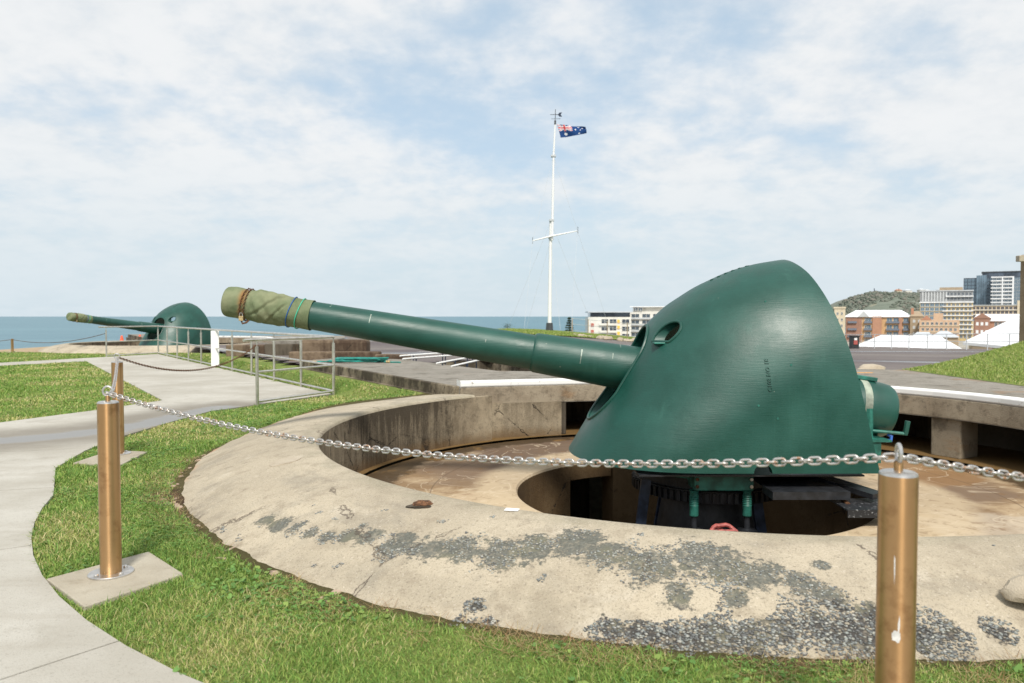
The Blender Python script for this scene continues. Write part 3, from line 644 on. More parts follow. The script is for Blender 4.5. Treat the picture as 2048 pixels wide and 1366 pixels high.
b = MB(); b.bar((.78, 12.1, -.17), (.30, 13.9, -.17), .2, .52); b.build('shelter_wall', M['darkwall'], emp)
# broken sandstone showing under the lip of the apron
random.seed(33)
for k in range(30):
    big_ = k < 7; t = random.uniform(184, 224) if big_ else random.uniform(180, 236); s = random.uniform(.06, .13) if big_ else random.uniform(.014, .04); rr0 = float(outer_r(t))+(random.uniform(-.06, .04) if big_ else random.uniform(-.05, .09)); px, py = rr0*cos(radians(t)), rr0*sin(radians(t))
    bm = bmesh.new(); bmesh.ops.create_icosphere(bm, subdivisions=3, radius=1)
    for v in bm.verts:
        q = v.co*(1+1.1*(fbm(v.co.x*1.6+k*3.7, v.co.y*1.6+v.co.z*1.3+k, 4)-.5)); v.co = Vector((q.x*s*1.3, q.y*s*.8, max(min(q.z, .45+.2*q.x), -.5)*s*.42))
    me = bpy.data.meshes.new('edge_stone'); bm.to_mesh(me); bm.free(); me.materials.append(M['pinkstone'])
    inst('edge_stone', me, emp, (px, py, random.uniform(-.03, -.008) if big_ else .004), Matrix.Rotation(radians(t)+pi/2+random.uniform(-.9, .9), 3, 'Z') @ Matrix.Rotation(random.uniform(-.2, .2), 3, 'X'))
# pebbles of the exposed gravel, still set in the bitumen
def scatter_pebbles():
    V = []; F = []; C = []; base = None
    bm = bmesh.new(); bmesh.ops.create_icosphere(bm, subdivisions=1, radius=1); bv = np.array([v.co[:] for v in bm.verts]); bf = np.array([[v.index for v in f.verts] for f in bm.faces]); bm.free()
    n = 120000; x = RNG.uniform(-4.2, .4, n); y = RNG.uniform(-5.25, -2.9, n)
    g = blob(x, y, GRAV); t = blob(x, y, TAR); nz = fbm(x*7, y*7, 4); nz2 = fbm(x*2.3+5, y*2.3, 3)
    p = np.where(g+(nz-.5)*1.3 > .34, .75, np.where((t+(nz-.5)*1.2 > .50) & (nz2 > .42), .30, 0.0))
    k = RNG.random(n) < p; x, y, g = x[k], y[k], g[k]
    r = np.hypot(x, y); tt = np.degrees(np.arctan2(y, x)) % 360; ok = (r < outer_r(tt)+.10) & (r > R0+.12); x, y, g, r, tt = x[ok], y[ok], g[ok], r[ok], tt[ok]
    z = np.maximum(apron_z(r, tt), -.005); m = len(x)
    s = RNG.uniform(.0035, .0078, m)*(1+.25*(g > .2)); a = RNG.uniform(0, 6.28, m); fl = RNG.uniform(.4, .7, m)
    P = bv[None]*(1+.55*(RNG.random((m, len(bv), 1))-.5)); P = P*np.stack([s*1.25, s, s*fl], -1)[:, None]
    ca, sa = np.cos(a)[:, None], np.sin(a)[:, None]
    Q = np.stack([P[..., 0]*ca-P[..., 1]*sa+x[:, None], P[..., 0]*sa+P[..., 1]*ca+y[:, None], P[..., 2]+(z+s*.12)[:, None]], -1)
    Fc = (bf[None]+(np.arange(m)*len(bv))[:, None, None]).reshape(-1, 3)
    pal = np.array([(.30, .33, .31), (.20, .22, .22), (.44, .44, .38), (.07, .075, .08), (.10, .11, .12), (.35, .29, .20), (.52, .50, .44)]); cc = pal[RNG.integers(0, 7, m)]*(RNG.uniform(.6, 1.05, m)[:, None])
    dark = (g > .02) & (RNG.random(m) < .3); cc[dark] = (.035, .035, .037)
    o = np_mesh('gravel', Q.reshape(-1, 3), [Fc], M['pebble'], {'col': np.repeat(cc, len(bv), 0)}, parent=emp); tag(o, kind='stuff')
emp2 = copy_tree(emp); emp2.location = (CXP+OFF2[0], CYP+OFF2[1], 0)
tag(emp2, 'far round concrete gun pit near the sea, beyond the metal railing')
scatter_pebbles()
for ch in emp2.children:
    if ch.name.startswith('parapet'):
        ch.data = ch.data.copy(); q_ = ch.data.attributes['tar'].data; q_.foreach_set('value', np.zeros(len(q_), np.float32))
pv = []; random.seed(12)
for k in range(14):
    a = 2*pi*k/14; x_, y_ = -4.10+.15*cos(a)*random.uniform(.75, 1.1), -1.88+.13*sin(a)*random.uniform(.75, 1.1); r_ = hypot(x_, y_); pv.append((CXP+x_, CYP+y_, float(apron_z(r_, degrees_(x_, y_)))+.006))
b = MB(); b.add(pv+[(x_, y_, z_-.03) for x_, y_, z_ in pv], [tuple(range(14))]+[(k, 14+k, 14+(k+1) % 14, (k+1) % 14) for k in range(14)]); b.build('repair_patch', M['stone'], emp)
# bits lying on the parapet
def rock(name, loc, s, seed, mat, sub=3, flat=.7):
    bm = bmesh.new(); bmesh.ops.create_icosphere(bm, subdivisions=sub, radius=1)
    for v in bm.verts:
        d = v.co.copy(); k = 1+.7*(fbm(d.x*1.5+seed, d.y*1.5+d.z*1.2+seed, 4)-.5); v.co = Vector((d.x*s[0]*k, d.y*s[1]*k, max(d.z, -.35)*s[2]*k))
    me = bpy.data.meshes.new(name); bm.to_mesh(me); bm.free(); me.materials.append(mat); me.shade_smooth(); me.set_sharp_from_angle(angle=radians(22))
    o = link(bpy.data.objects.new(name, me)); o.location = loc; return o
tag(rock('boulder', (2.42, 3.46, .185), (.14, .09, .085), 3.1, M['stone']), 'pale rough stone at the right end of the worn apron', 'stone')
ru = tag(rock('rusty_stub', (-.57, 4.81, .262), (.072, .045, .030), 8.1, M['rust']), 'rusty iron stub in a dark pitted patch on the parapet top', 'iron stub'); pt = rock('pitted_ring', (0, 0, -.006), (.105, .075, .012), 4.4, M['darkwall']); pt.parent = ru
b = MB(); b.prism([(-.05, 4.585), (.035, 4.57), (.05, 4.625), (-.035, 4.645)], .2815, .2835); tag(b.build('paper_scrap', M['paper']), 'white paper scrap on the inner rim of the parapet', 'paper')
# ================================================================ THE GUN
gun = thing('coastal_gun', 'large dark green coastal gun with domed shield in the near pit', 'gun', (CXP, CYP, 0))
GX, GY = CXP, CYP
AXS = -.167; AXZ = .76                                     # bore axis: z = AXZ + AXS*lx
axd = Vector((-1, 0, .167)).normalized()
def axis_M(lx):                                            # local frame: z along the bore towards the muzzle
    p = Vector((GX+lx, GY, AXZ+AXS*lx)); z = axd; y = Vector((0, 1, 0)); x = y.cross(z).normalized(); y = z.cross(x)
    return Matrix.Translation(p) @ Matrix((x, y, z)).transposed().to_4x4()
K = sqrt(1+AXS*AXS)
def bore(prof, n=56): return [(r, (-(lx))*K) for lx, r in prof]
# profile given by distance from the pivot, converted to length along the bore
b = MB(); b.lathe(bore([(1.2, .28), (-.4, .262), (-.81, .250), (-1.86, .218), (-1.90, .216), (-1.925, .208), (-1.94, .194)]), 64, axis_M(0)); b.build('barrel_jacket', M['green'], gun, smooth=True, angle=25)
b = MB(); b.lathe(bore([(-1.7, .193), (-2.2, .190), (-4.37, .154), (-5.24, .146), (-5.26, .13)]), 64, axis_M(0)); b.build('barrel', M['green'], gun, smooth=True, angle=30)
b = MB(); b.lathe(bore([(1.97, .10), (1.97, .235), (1.955, .268), (1.92, .29), (1.85, .300), (1.74, .304), (1.57, .304), (1.55, .299), (1.2, .299)]), 64, axis_M(0)); breech = b.build('breech', M['green'], gun, smooth=True, angle=40)
b = MB(); b.lathe(bore([(1.66, .3035), (1.66, .3055), (1.58, .3055), (1.58, .3035)]), 64, axis_M(0), cap0=False, cap1=False); b.build('worn_band', M['band'], gun, smooth=True)
def paint_run(lx, a0, length, w_, mat='chip'):
    r = .0015+float(np.interp(-lx, [.4, .81, 1.9, 1.95, 2.2, 4.37], [.262, .250, .216, .193, .190, .154])); Mx = axis_M(0); v = []
    for k in range(9):
        a = a0+length/r*k/8; ww = w_*(1-.6*k/8)
        for s in (-1, 1): v.append(Mx @ Vector((r*cos(a), r*sin(a), -lx*K+s*ww)))
    MB().add(v, [(2*k, 2*k+1, 2*k+3, 2*k+2) for k in range(8)]).build('paint_run', M[mat], gun)
_m3 = axis_M(0).to_3x3(); AC = min(range(360), key=lambda d: (_m3 @ Vector((cos(radians(d)), sin(radians(d)), 0)) - Vector((0, -.87, .5))).length); AS = 1 if (_m3 @ Vector((-sin(radians(AC)), cos(radians(AC)), 0))).z < 0 else -1
for lx, da, ln_, w_ in ((-3.70, 0, .11, .006), (-1.43, .25, .16, .007), (-1.10, .2, .07, .004), (-2.45, .5, .03, .006), (-4.15, -.2, .015, .005), (-4.15, -.42, .012, .005), (-1.02, -.6, .09, .004)): paint_run(lx, radians(AC)+AS*(da-.3), AS*ln_, w_)
b = MB(); b.bar((GX+1.30, GY-.02, .865), (GX+1.82, GY-.02, .785), .12, .045); b.build('breech_latch', M['greenworn'], gun, bevel=.008)
# domed shield
ZT = 2.092
pz = [0, .40, .71, 1.0, 1.27, 1.40, 1.59, 1.80, 1.97, 2.05, 2.078, ZT]; px_ = [.63, .87, 1.08, 1.24, 1.40, 1.49, 1.69, 2.01, 2.37, 2.64, 2.78, 2.925]
def xf(z): return float(np.interp(z, pz, px_))
_zs = np.linspace(0, ZT, 400); _xs = np.interp(_zs, pz, px_)
_kern = np.ones(17)/17; _xsm = np.convolve(np.pad(_xs, 8, mode='reflect', reflect_type='odd'), _kern, 'valid')
def xf(z): return float(np.interp(z, _zs, _xsm))
def xr(z): return 2.95+.51*(ZT-z)/ZT-.02*float(sstep(z, 1.9, ZT))
def hw(z):
    if z < .80: return 1.22
    return 1.22*max(0.0, 1-((z-.80)/(ZT-.80))**2.05)**.5
def plan(z): return max(.02, (xr(z)-xf(z))*(.44+.56*float(sstep(z, .1, 1.5))))
PW = 2.15
def half_y(z, X):                                          # half width of the shield at height z and world x
    L = plan(z); t = min(1, max(0, 1-(X-xf(z))/L)); return hw(z)*max(0, 1-t**PW)**(1/PW)
def shield_mesh():
    zs = [ZT*sin(pi/2*k/44) if k else 0 for k in range(45)]; zs = [0]+[.03]+zs[1:-1]+[ZT]
    nU = 46; v = []
    for z in zs:
        row = []
        for k in range(nU+1):
            a = k/nU; L = plan(z)
            if a < .72:
                th = a/.72*pi/2; t = cos(th)**(2/PW); X = xf(z)+L*(1-t); Y = hw(z)*sin(th)**(2/PW)
            else:
                X = xf(z)+L+(a-.72)/.28*(xr(z)-xf(z)-L); Y = hw(z)
                if xr(z)-xf(z)-L < .004: X = xr(z)-.004+(a-.72)/.28*.004
            row.append((X-0, Y, z))
        v += [(x, CYP-y, z) for x, y, z in row[::-1]]+[(x, CYP+y, z) for x, y, z in row[1:]]
    w_ = 2*nU+1; f = []; nz = len(zs); N = len(v)
    def inner(p, z): x, y, q = p; R_ = xr(z); return (R_-(R_-x)*(1-.085/2.3), CYP+(y-CYP)*(1-.085/1.22), q*(1-.085/ZT))
    v += [inner(v[i*w_+k], zs[i]) for i in range(nz) for k in range(w_)]
    for i in range(nz-1):
        for k in range(w_-1):
            q = (i*w_+k, i*w_+k+1, (i+1)*w_+k+1, (i+1)*w_+k); f.append(q); f.append(tuple(N+j for j in q[::-1]))
        for k in (0, w_-1): f.append((i*w_+k, (i+1)*w_+k, N+(i+1)*w_+k, N+i*w_+k))
    for k in range(w_-1): f.append((k, k+1, N+k+1, N+k))
    return v, f
def boolean_cut(o, cutters):
    for c in cutters:
        m = o.modifiers.new('cut', 'BOOLEAN'); m.object = c; m.operation = 'DIFFERENCE'; m.solver = 'EXACT'
    dg = bpy.context.evaluated_depsgraph_get(); me = bpy.data.meshes.new_from_object(o.evaluated_get(dg)); o.modifiers.clear(); o.data = me
    for c in cutters: bpy.data.objects.remove(c)
def ellipse_cutter(cy, cz, ry, rz, x0, x1, flat=None, n=40, stad=None):
    b = MB(); v = []
    for X in (x0, x1):
        for k in range(n):
            a = 2*pi*k/n; y = cos(a)*ry; z = sin(a)*rz
            if stad: z = sin(a)*ry+(stad if sin(a) >= 0 else -stad)
            if flat is not None: z = max(z, flat)
            v.append((X, CYP+cy+y, cz+z))
    return b.add(v, [tuple(range(n))[::-1], tuple(range(n, 2*n))]+[(i, (i+1) % n, n+(i+1) % n, n+i) for i in range(n)]).build('cutter')
b = MB(); b.add(*shield_mesh()); sh = b.build('shield', M['green'], gun)
bm = bmesh.new(); bm.from_mesh(sh.data); bmesh.ops.remove_doubles(bm, verts=bm.verts, dist=.0008); bmesh.ops.dissolve_degenerate(bm, dist=.0004, edges=bm.edges); bmesh.ops.recalc_face_normals(bm, faces=bm.faces)
bm.to_mesh(sh.data); bm.free()
cut = [ellipse_cutter(0, .865, .345, 0, -.5, 2.0, stad=.16)]
for s in (-1, 1): cut.append(ellipse_cutter(.525*s, 1.295, .115, .125, .6, 2.45, flat=-.075))
bb = MB(); bb.tube([(2.36, CYP-1.5, .0), (2.36, CYP-.8, .0)], .088, 24); cut.append(bb.build('cutter'))
bpy.context.view_layer.update(); boolean_cut(sh, cut)
sh.data.shade_smooth(); sh.data.set_sharp_from_angle(angle=radians(38)); sh.data.materials.clear(); sh.data.materials.append(M['green'])
def on_shield(X, z, lift=0): return Vector((X, CYP-half_y(z, X)-lift, z))
# raised rims round the openings (follow the shield's surface)
def front_x(y, z):                                         # world x of the front surface at lateral offset y
    q = min(abs(y)/max(hw(z), 1e-4), .9999); t = (1-q**PW)**(1/PW); return xf(z)+plan(z)*(1-t)
def rim(cy, cz, fn, n=48, r=.016):
    pts = []
    for k in range(n):
        y, z = fn(2*pi*k/n); pts.append((front_x(cy+y, cz+z)-.002, CYP+cy+y, cz+z))
    return MB().tube(pts, r, 8, closed=True)
def fcap(a): s = sin(a); return cos(a)*.352, s*.352+(.16 if s >= 0 else -.16)
rim(0, .865, fcap, 64, .017).build('embrasure_rim', M['green'], gun, smooth=True)
for s in (-1, 1):
    rim(.525*s, 1.295, lambda a: (cos(a)*.120, max(sin(a)*.130, -.078)), 48, .015).build('sight_port_rim', M['green'], gun, smooth=True)
    b = MB(); y0 = .525*s
    for k in range(1): b.add(*MB().box((front_x(y0-.05*s, 1.2)-.03, CYP+y0-.075, 1.195), (front_x(y0+.03*s, 1.2)+.03, CYP+y0+.06, 1.212)).__dict__.values())
    b.build('port_sill', M['greenworn'], gun, bevel=.004)
# cast lettering, reading upwards on the near side
def text_mesh(txt, size):
    cu = bpy.data.curves.new('txt', 'FONT'); cu.body = txt; cu.size = size; cu.extrude = .006; cu.bevel_depth = .0012; cu.resolution_u = 2; cu.align_x = 'CENTER'; cu.align_y = 'CENTER'; cu.space_character = 1.08
    o = link(bpy.data.objects.new('txt', cu)); bpy.context.view_layer.update(); dg = bpy.context.evaluated_depsgraph_get()
    me = bpy.data.meshes.new_from_object(o.evaluated_get(dg)); bpy.data.objects.remove(o); return me
me = text_mesh('C108 NO 18', .056); mm = MB()
ext = max(v.co.x for v in me.vertices)-min(v.co.x for v in me.vertices); kx = .305/ext
vv = []
for v in me.vertices:
    z = .925+v.co.x*kx; X = 2.412-v.co.y*.95-v.co.x*.06; vv.append(on_shield(X, z, v.co.z+.001))
mm.add(vv, [tuple(p.vertices) for p in me.polygons]); tag(mm.build('cast_lettering', M['green'], gun), kind='stuff')
for k in range(6):                                          # worn, illegible raised letters on the crown
    X = 2.16+k*.075; b = MB()
    for y, dx in ((-.10, .0), (-.055, .015)):
        zc = max(q for q in np.linspace(1.4, ZT, 500) if half_y(q, X+dx) >= abs(y))
        b.bar((X+dx-.020, CYP+y, zc-.004), (X+dx+.020, CYP+y, zc+.004), .016, .010)
    b.bar((X, CYP-.10, zc-.004), (X+.012, CYP-.055, zc+.002), .012, .010); tag(b.build('raised_letter', M['green'], gun), kind='stuff')
# small paint chips with run-off streaks, modelled as worn plugs
for X, z in ((2.48, 1.62), (2.62, 1.02), (2.31, .64), (2.49, .52)):
    p = on_shield(X, z, .0); b = MB(); b.tube([p+Vector((0, .01, 0)), p+Vector((0, -.004, 0))], .011, 10); b.build('plug', M['greenworn'], gun, smooth=True)
# pedestal and fittings below
b = MB(); b.lathe([(.70, -1.9), (.62, -1.2), (.50, -.55), (.47, -.42)], 40, Matrix.Translation((GX, GY, 0))); b.build('pedestal', M['steelblack'], gun, smooth=True)
b = MB(); b.lathe([(.74, -.40), (.80, -.40), (.80, -.28), (.74, -.28), (.74, -.17), (.5, -.17)], 56, Matrix.Translation((GX, GY, 0)))
for k in range(72):
    a = 2*pi*k/72; b.box((.795, -.018, -.39), (.83, .018, -.29), Matrix.Translation((GX, GY, 0)) @ Matrix.Rotation(a, 4, 'Z'))
b.build('gear_ring', M['steelblack'], gun)
b = MB(); b.box((GX-.6, GY-.55, -.17), (GX+.9, GY+.55, -.03)); b.build('turntable', M['steelblack'], gun)
b = MB(); b.box((GX-.95, GY-1.12, -.05), (GX+1.2, GY+1.12, -.035)); b.build('deck', M['steelblack'], gun)
for x0, x1, y, zz0 in ((-.78, -.93, -.55, -1.3), (.33, .46, -.55, -1.3), (-.3, -.5, .6, -1.3)):
    b = MB(); b.bar((GX+x0, GY+y, -.2), (GX+x1, GY+y-.12, zz0), .10, .05, (0, 1, 0)); b.build('strut', M['bluesteel'], gun)
b = MB(); b.box((1.79, 7.30, -.235), (2.37, 7.75, -.045)); b.bar((1.60, 7.5, -.075), (1.80, 7.38, -.075), .3, .06); br = b.build('bracket', M['greenworn'], gun, bevel=.01)
for x in (1.815, 2.345):
    for z in (-.19, -.12):
        b = MB(); b.tube([(x, 7.305, z), (x, 7.282, z)], .017, 8); b.build('bolt', M['rust' if x < 2 else 'galv'], br, smooth=True)
for x in (1.80, 2.325):
    pr = [(.036, -.50), (.044, -.49), (.044, -.40)]
    for k in range(6): pr += [(.047, -.39+k*.018), (.040, -.381+k*.018)]
    pr += [(.040, -.26), (.05, -.24)]
    b = MB(); b.lathe(pr, 18, Matrix.Translation((x, 7.36, 0))); b.build('screw_jack', M['greenworn'], gun, smooth=True)
    b = MB(); b.lathe([(.10, -.66), (.10, -.635), (.03, -.62), (.028, -.50)], 16, Matrix.Translation((x, 7.36, 0))); b.build('jack_foot', M['steelblack'], gun, smooth=True)
b = MB(); pts = [(1.99+.125*cos(2*pi*k/24), 6.98+.06*sin(2*pi*k/24), -.575+.075*sin(2*pi*k/24)+(.008 if k % 4 < 2 else 0)) for k in range(24)]; b.tube(pts, .019, 8, closed=True)
b.tube([(1.99-.125, 6.98, -.535), (1.99+.125, 6.98, -.535)], .012, 6); b.tube([(1.99, 6.98, -.54), (1.99, 7.25, -.58)], .016, 6); b.build('handwheel', M['redpaint'], gun, smooth=True)
b = MB(); b.box((2.42, 6.92, -.165), (3.14, 7.75, -.152)); b.box((2.42, 6.905, -.225), (3.14, 6.92, -.152)); b.box((2.42, 6.92, -.225), (2.435, 7.2, -.165)); b.build('platform', M['steelblack'], gun)
b = MB(); b.bar((2.95, 7.75, -.12), (3.42, 6.95, -.20), .17, .05); b.build('platform_beam', M['steelblack'], gun)
b = MB(); b.box((3.02, 6.70, -.275), (3.56, 7.12, -.262)); b.box((3.02, 6.688, -.335), (3.56, 6.70, -.262)); b.build('step_plate', M['tread'], gun)
b = MB(); b.tube([(3.12, 6.9, -.27), (3.10, 7.2, -.2)], .02, 6); b.build('step_bracket', M['rust'], gun)
b = MB(); b.tube([(3.72, 7.95, .27), (4.16, 7.9, .235)], .017, 8); cr = b.build('crank_shaft', M['greenworn'], gun, smooth=True)
b = MB(); b.tube([(4.16, 7.9, .22), (4.165, 7.9, .245), (4.185, 7.9, .37)], [.022, .026, .029], 10); b.build('crank_handle', M['green'], cr, smooth=True)
b = MB(); b.tube([(4.0, 7.95, .225), (4.03, 7.93, .20), (4.02, 7.92, .16), (3.97, 7.93, .155)], .02, 8); b.build('valve_knob', M['bluepaint'], gun, smooth=True)
b = MB(); b.box((3.72, 7.80, -.06), (3.86, 8.1, .165)); b.box((3.70, 7.78, .165), (3.96, 8.12, .185)); b.tube([(3.79, 7.95, .0), (3.79, 7.95, .5)], .05, 10); b.build('breech_support', M['greenworn'], gun)
b = MB(); b.box((3.2, 8.0, -.03), (3.9, 8.5, .12)); b.build('cradle_tail', M['steelblack'], gun)
gun2 = copy_tree(gun); gun2.location = (CXP+OFF2[0], CYP+OFF2[1], .03); G2R = radians(70); gun2.rotation_euler = (0, 0, G2R); DIP = Matrix.Translation((0, 0, AXZ)) @ Matrix.Rotation(radians(-2.3), 4, 'Y') @ Matrix.Translation((0, 0, -AXZ))
for ch in gun2.children:
    if ch.name.split('.')[0] in ('barrel', 'barrel_jacket', 'breech', 'worn_band', 'paint_run', 'breech_latch'): ch.matrix_local = DIP @ ch.matrix_local
tag(gun2, 'dark green domed gun in the far pit, standing against the sea', 'gun')
for g, lab in ((gun, None), (gun2, None)): g['group'] = 'coastal guns on the headland'

# ---------------------------------------------------------------- canvas muzzle covers, lashings, chain and padlock
def cover_mesh(l0, l1):
    # parameter u along the bore from the mouth (0) back to the open hem (1)
    nu, nv = 90, 96; v = []; st = []
    for i in range(nu+1):
        u = i/nu; s = u*(l1-l0)
        for k in range(nv):
            a = 2*pi*k/nv
            base = np.interp(u, [0, .012, .035, .10, .20, .245, .29, .42, .62, .74, .80, .845, .92, .985, 1], [.150, .160, .166, .170, .167, .158, .166, .176, .172, .163, .163, .160, .163, .165, .168])
            down = max(0, -sin(a-.25)); sag = .030*down*(sstep(u, .29, .42)*sstep(u, .78, .5)) + .008*down*sstep(u, .05, .12)*sstep(u, .24, .18)
            w_ = .012*(fbm(a*2.2+u*7+3, u*9-a*1.1+20, 3)-.5)*(1+.8*down)*sstep(u, .03, .1)*(1-.7*sstep(u, .72, .8))
            fold = .007*sin(6*(a+2.3*u*3))*sstep(u, .27, .4)*sstep(u, .76, .6)*(.4+down)
            pinch = -.006*abs(sin(9*a+1))*np.exp(-((u-.245)/.03)**2)
            cr = 0
            for q_, sl in ((.3, 2.6), (1.5, 3.4), (2.7, 2.1), (3.9, 3.0), (5.1, 2.4)):
                dphi = ((a-q_-sl*(u-.5)*2+.5*fbm(u*4+q_, q_*3, 2)+pi) % (2*pi))-pi; cr += -.009*np.exp(-(dphi/.09)**2)+.006*np.exp(-((dphi-.2)/.14)**2)
            cr *= sstep(u, .27, .36)*sstep(u, .78, .68)*(.6+.8*down)
            r = base+sag+w_+fold+pinch+float(cr)
            v.append((r*cos(a), r*sin(a), -s)); st.append(float(np.exp(-((u-.225)/.035)**2)*.9))
    f = [(i*nv+k, (i+1)*nv+k, (i+1)*nv+(k+1) % nv, i*nv+(k+1) % nv) for i in range(nu) for k in range(nv)]
    c = len(v)
    for q, (rr, dz) in enumerate(((.11, .012), (.05, .018))):
        for k in range(nv): a = 2*pi*k/nv; v.append((rr*cos(a), rr*sin(a), dz+.006*(fbm(cos(a)*3+rr*9, sin(a)*3, 2)-.5))); st.append(0)
    f += [(k, (k+1) % nv, c+(k+1) % nv, c+k) for k in range(nv)]+[(c+k, c+(k+1) % nv, c+nv+(k+1) % nv, c+nv+k) for k in range(nv)]+[tuple(range(c+nv, c+2*nv))]
    return v, f, st
def muzzle_cover(g, label):
    Mx = axis_M(-5.285); L = (5.285-4.345)*K
    root = thing('muzzle_cover', label, 'canvas cover', Mx.translation)
    v, f, st = cover_mesh(0, L); Mr = Mx.to_3x3()
    b = MB(); b.add([Mr @ Vector(p) for p in v], f); o = b.build('canvas', M['canvas'], root, smooth=True, angle=60, raw=True)
    at = o.data.attributes.new('stain', 'FLOAT', 'POINT'); at.data.foreach_set('value', np.array(st, np.float32))
    for u, m_, t in (((.765, 'cordblue', .010)), ((.865, 'cordgreen', -.004))):
        pts = []
        for k in range(48):
            a = 2*pi*k/48; pts.append(Mr @ Vector((.1695*cos(a), .1695*sin(a), -u*L-.022*cos(a)+.006*sin(2*a)))) 
        b = MB(); b.tube(pts, .0062, 6, closed=True); b.build('cord', M[m_], root, smooth=True, raw=True)
    ch = thing('lashing_chain', 'rusty chain wrapped twice round the '+('near' if g is gun else 'far')+' canvas muzzle cover', 'chain', Mx.translation)
    lm = link_mesh('lashing_link', .024, .0035, .0085, M['rust'], 8, 5)
    for uu in (.225, .265):
        for k in range(46):
            a = 2*pi*k/46; rr = .172+.003*(k % 2)
            p = Mr @ Vector((rr*cos(a), rr*sin(a), -uu*L-.010*cos(a))); t = Mr @ Vector((-sin(a), cos(a), 0)); n_ = Mr @ Vector((cos(a), sin(a), 0))
            if k % 2: n_ = n_.cross(t)
            y = n_.cross(t).normalized(); inst('link', lm, ch, p, Matrix((t, y, n_)).transposed())
    a = -2.75; ang = None
    # padlock hangs on the camera side, below the middle
    best = min(range(360), key=lambda d: abs((Mr @ Vector((cos(radians(d)), sin(radians(d)), 0)))[2]+.62)+max(0, (Mr @ Vector((cos(radians(d)), sin(radians(d)), 0)))[1])*9)
    a = radians(best); p0 = Mr @ Vector((.178*cos(a), .178*sin(a), -.245*L)); p0 = p0+Vector((0, -.012, 0))
    b = MB(); b.box((p0.x-.024, p0.y-.011, p0.z-.066), (p0.x+.024, p0.y+.011, p0.z-.014)); b.build('padlock_body', M['brass'], ch, bevel=.004, raw=True)
    b = MB(); b.tube([(p0.x-.015, p0.y, p0.z-.016), (p0.x-.015, p0.y, p0.z+.010), (p0.x-.008, p0.y, p0.z+.02), (p0.x+.008, p0.y, p0.z+.02), (p0.x+.015, p0.y, p0.z+.010), (p0.x+.015, p0.y, p0.z-.016)], .0045, 6); b.build('shackle', M['galv'], ch, smooth=True, raw=True)
    b = MB(); b.tube([p0+Vector((.004, 0, -.066)), p0+Vector((.012, .004, -.095)), p0+Vector((.05, .012, -.085)), p0+Vector((.075, .03, -.06))], [.010, .011, .010, .008], 6); b.build('loose_end', M['rust'], ch, smooth=True, raw=True)
    if g is not gun:
        for q in (root, ch):
            q.matrix_basis = Matrix.Translation(gun2.location) @ Matrix.Rotation(G2R, 4, 'Z') @ DIP @ Matrix.Translation(q.location-gun.location)
    return root, ch
_links = {}
def link_mesh(name, length, wire, half_w, mat, n=12, m=6):
    if name in _links: return _links[name]
    hl = length/2-half_w+wire; pts = []
    for s in (1, -1):
        for k in range(n//2+1):
            a = -pi/2+pi*k/(n//2); pts.append((s*(hl-wire+half_w*cos(a)*.92), s*half_w*sin(a), 0))
    b = MB(); b.tube(pts, wire, m, closed=True); o = b.build(name, mat, smooth=True, angle=80); me = o.data; bpy.data.objects.remove(o); _links[name] = me; return me
g1 = muzzle_cover(gun, 'faded olive canvas cover tied over the near gun muzzle with blue and green cords')
g2 = muzzle_cover(gun2, 'olive canvas cover on the far gun muzzle against the sea')

# ================================================================ BOLLARDS AND CHAINS
def make_bollard(loc, label):
    r = thing('bollard', label, 'bollard', loc, 0, 'bronze bollards round the gun pit')
    x, y, _ = loc
    T = Matrix.Translation((x, y, 0))
    b = MB(); b.lathe([(.056, .032), (.056, .985), (.0555, .992)], 40, T, cap1=False); b.build('post', M['bronze'], r, smooth=True, angle=50)
    b = MB(); b.lathe([(.0555, .992), (.054, .998), (.048, 1.002), (.018, 1.005), (.0, 1.006)], 40, T, cap0=False, cap1=False); b.build('cap', M['galv'], r, smooth=True)
    b = MB(); b.lathe([(.118, .024), (.118, .031), (.115, .034), (.056, .034)], 44, T, cap1=False); fl = b.build('flange', M['galv'], r, smooth=True)
    for k in range(4):
        a = pi/4+k*pi/2+.3; b = MB(); b.lathe([(.013, .034), (.013, .041), (.009, .045)], 10, Matrix.Translation((x+.088*cos(a), y+.088*sin(a), 0))); b.build('bolt', M['galv'], fl, smooth=True)
    b = MB(); b.lathe([(.013, 1.0), (.013, 1.030), (.009, 1.034)], 14, T); ey = b.build('eye_shank', M['bronze'], r, smooth=True)
    return r
def eye_ring(r, rz):
    x, y, _ = r.location; pts = [(x+cos(rz)*.026*cos(2*pi*k/20), y+sin(rz)*.026*cos(2*pi*k/20), 1.058+.027*sin(2*pi*k/20)) for k in range(20)]
    MB().tube(pts, .0062, 8, closed=True).build('eye_ring', M['galv'], r, smooth=True)
BP = [(-2.27, 4.2, 0), (1.19, 2.295, 0), (-4.16, 7.89, 0), (5.09, 2.98, 0)]
bo = []
for p, lab, rz in zip(BP, ('left bronze bollard on a concrete pad beside the curving path', 'nearest bronze bollard at the right with a white scrape near its foot', 'bronze bollard further back by the footpath, hidden partly behind the left one', 'bronze bollard out to the right at the end of the chain'), (.1, 1.35, .2, .5)):
    q = make_bollard(p, lab); eye_ring(q, rz); bo.append(q)
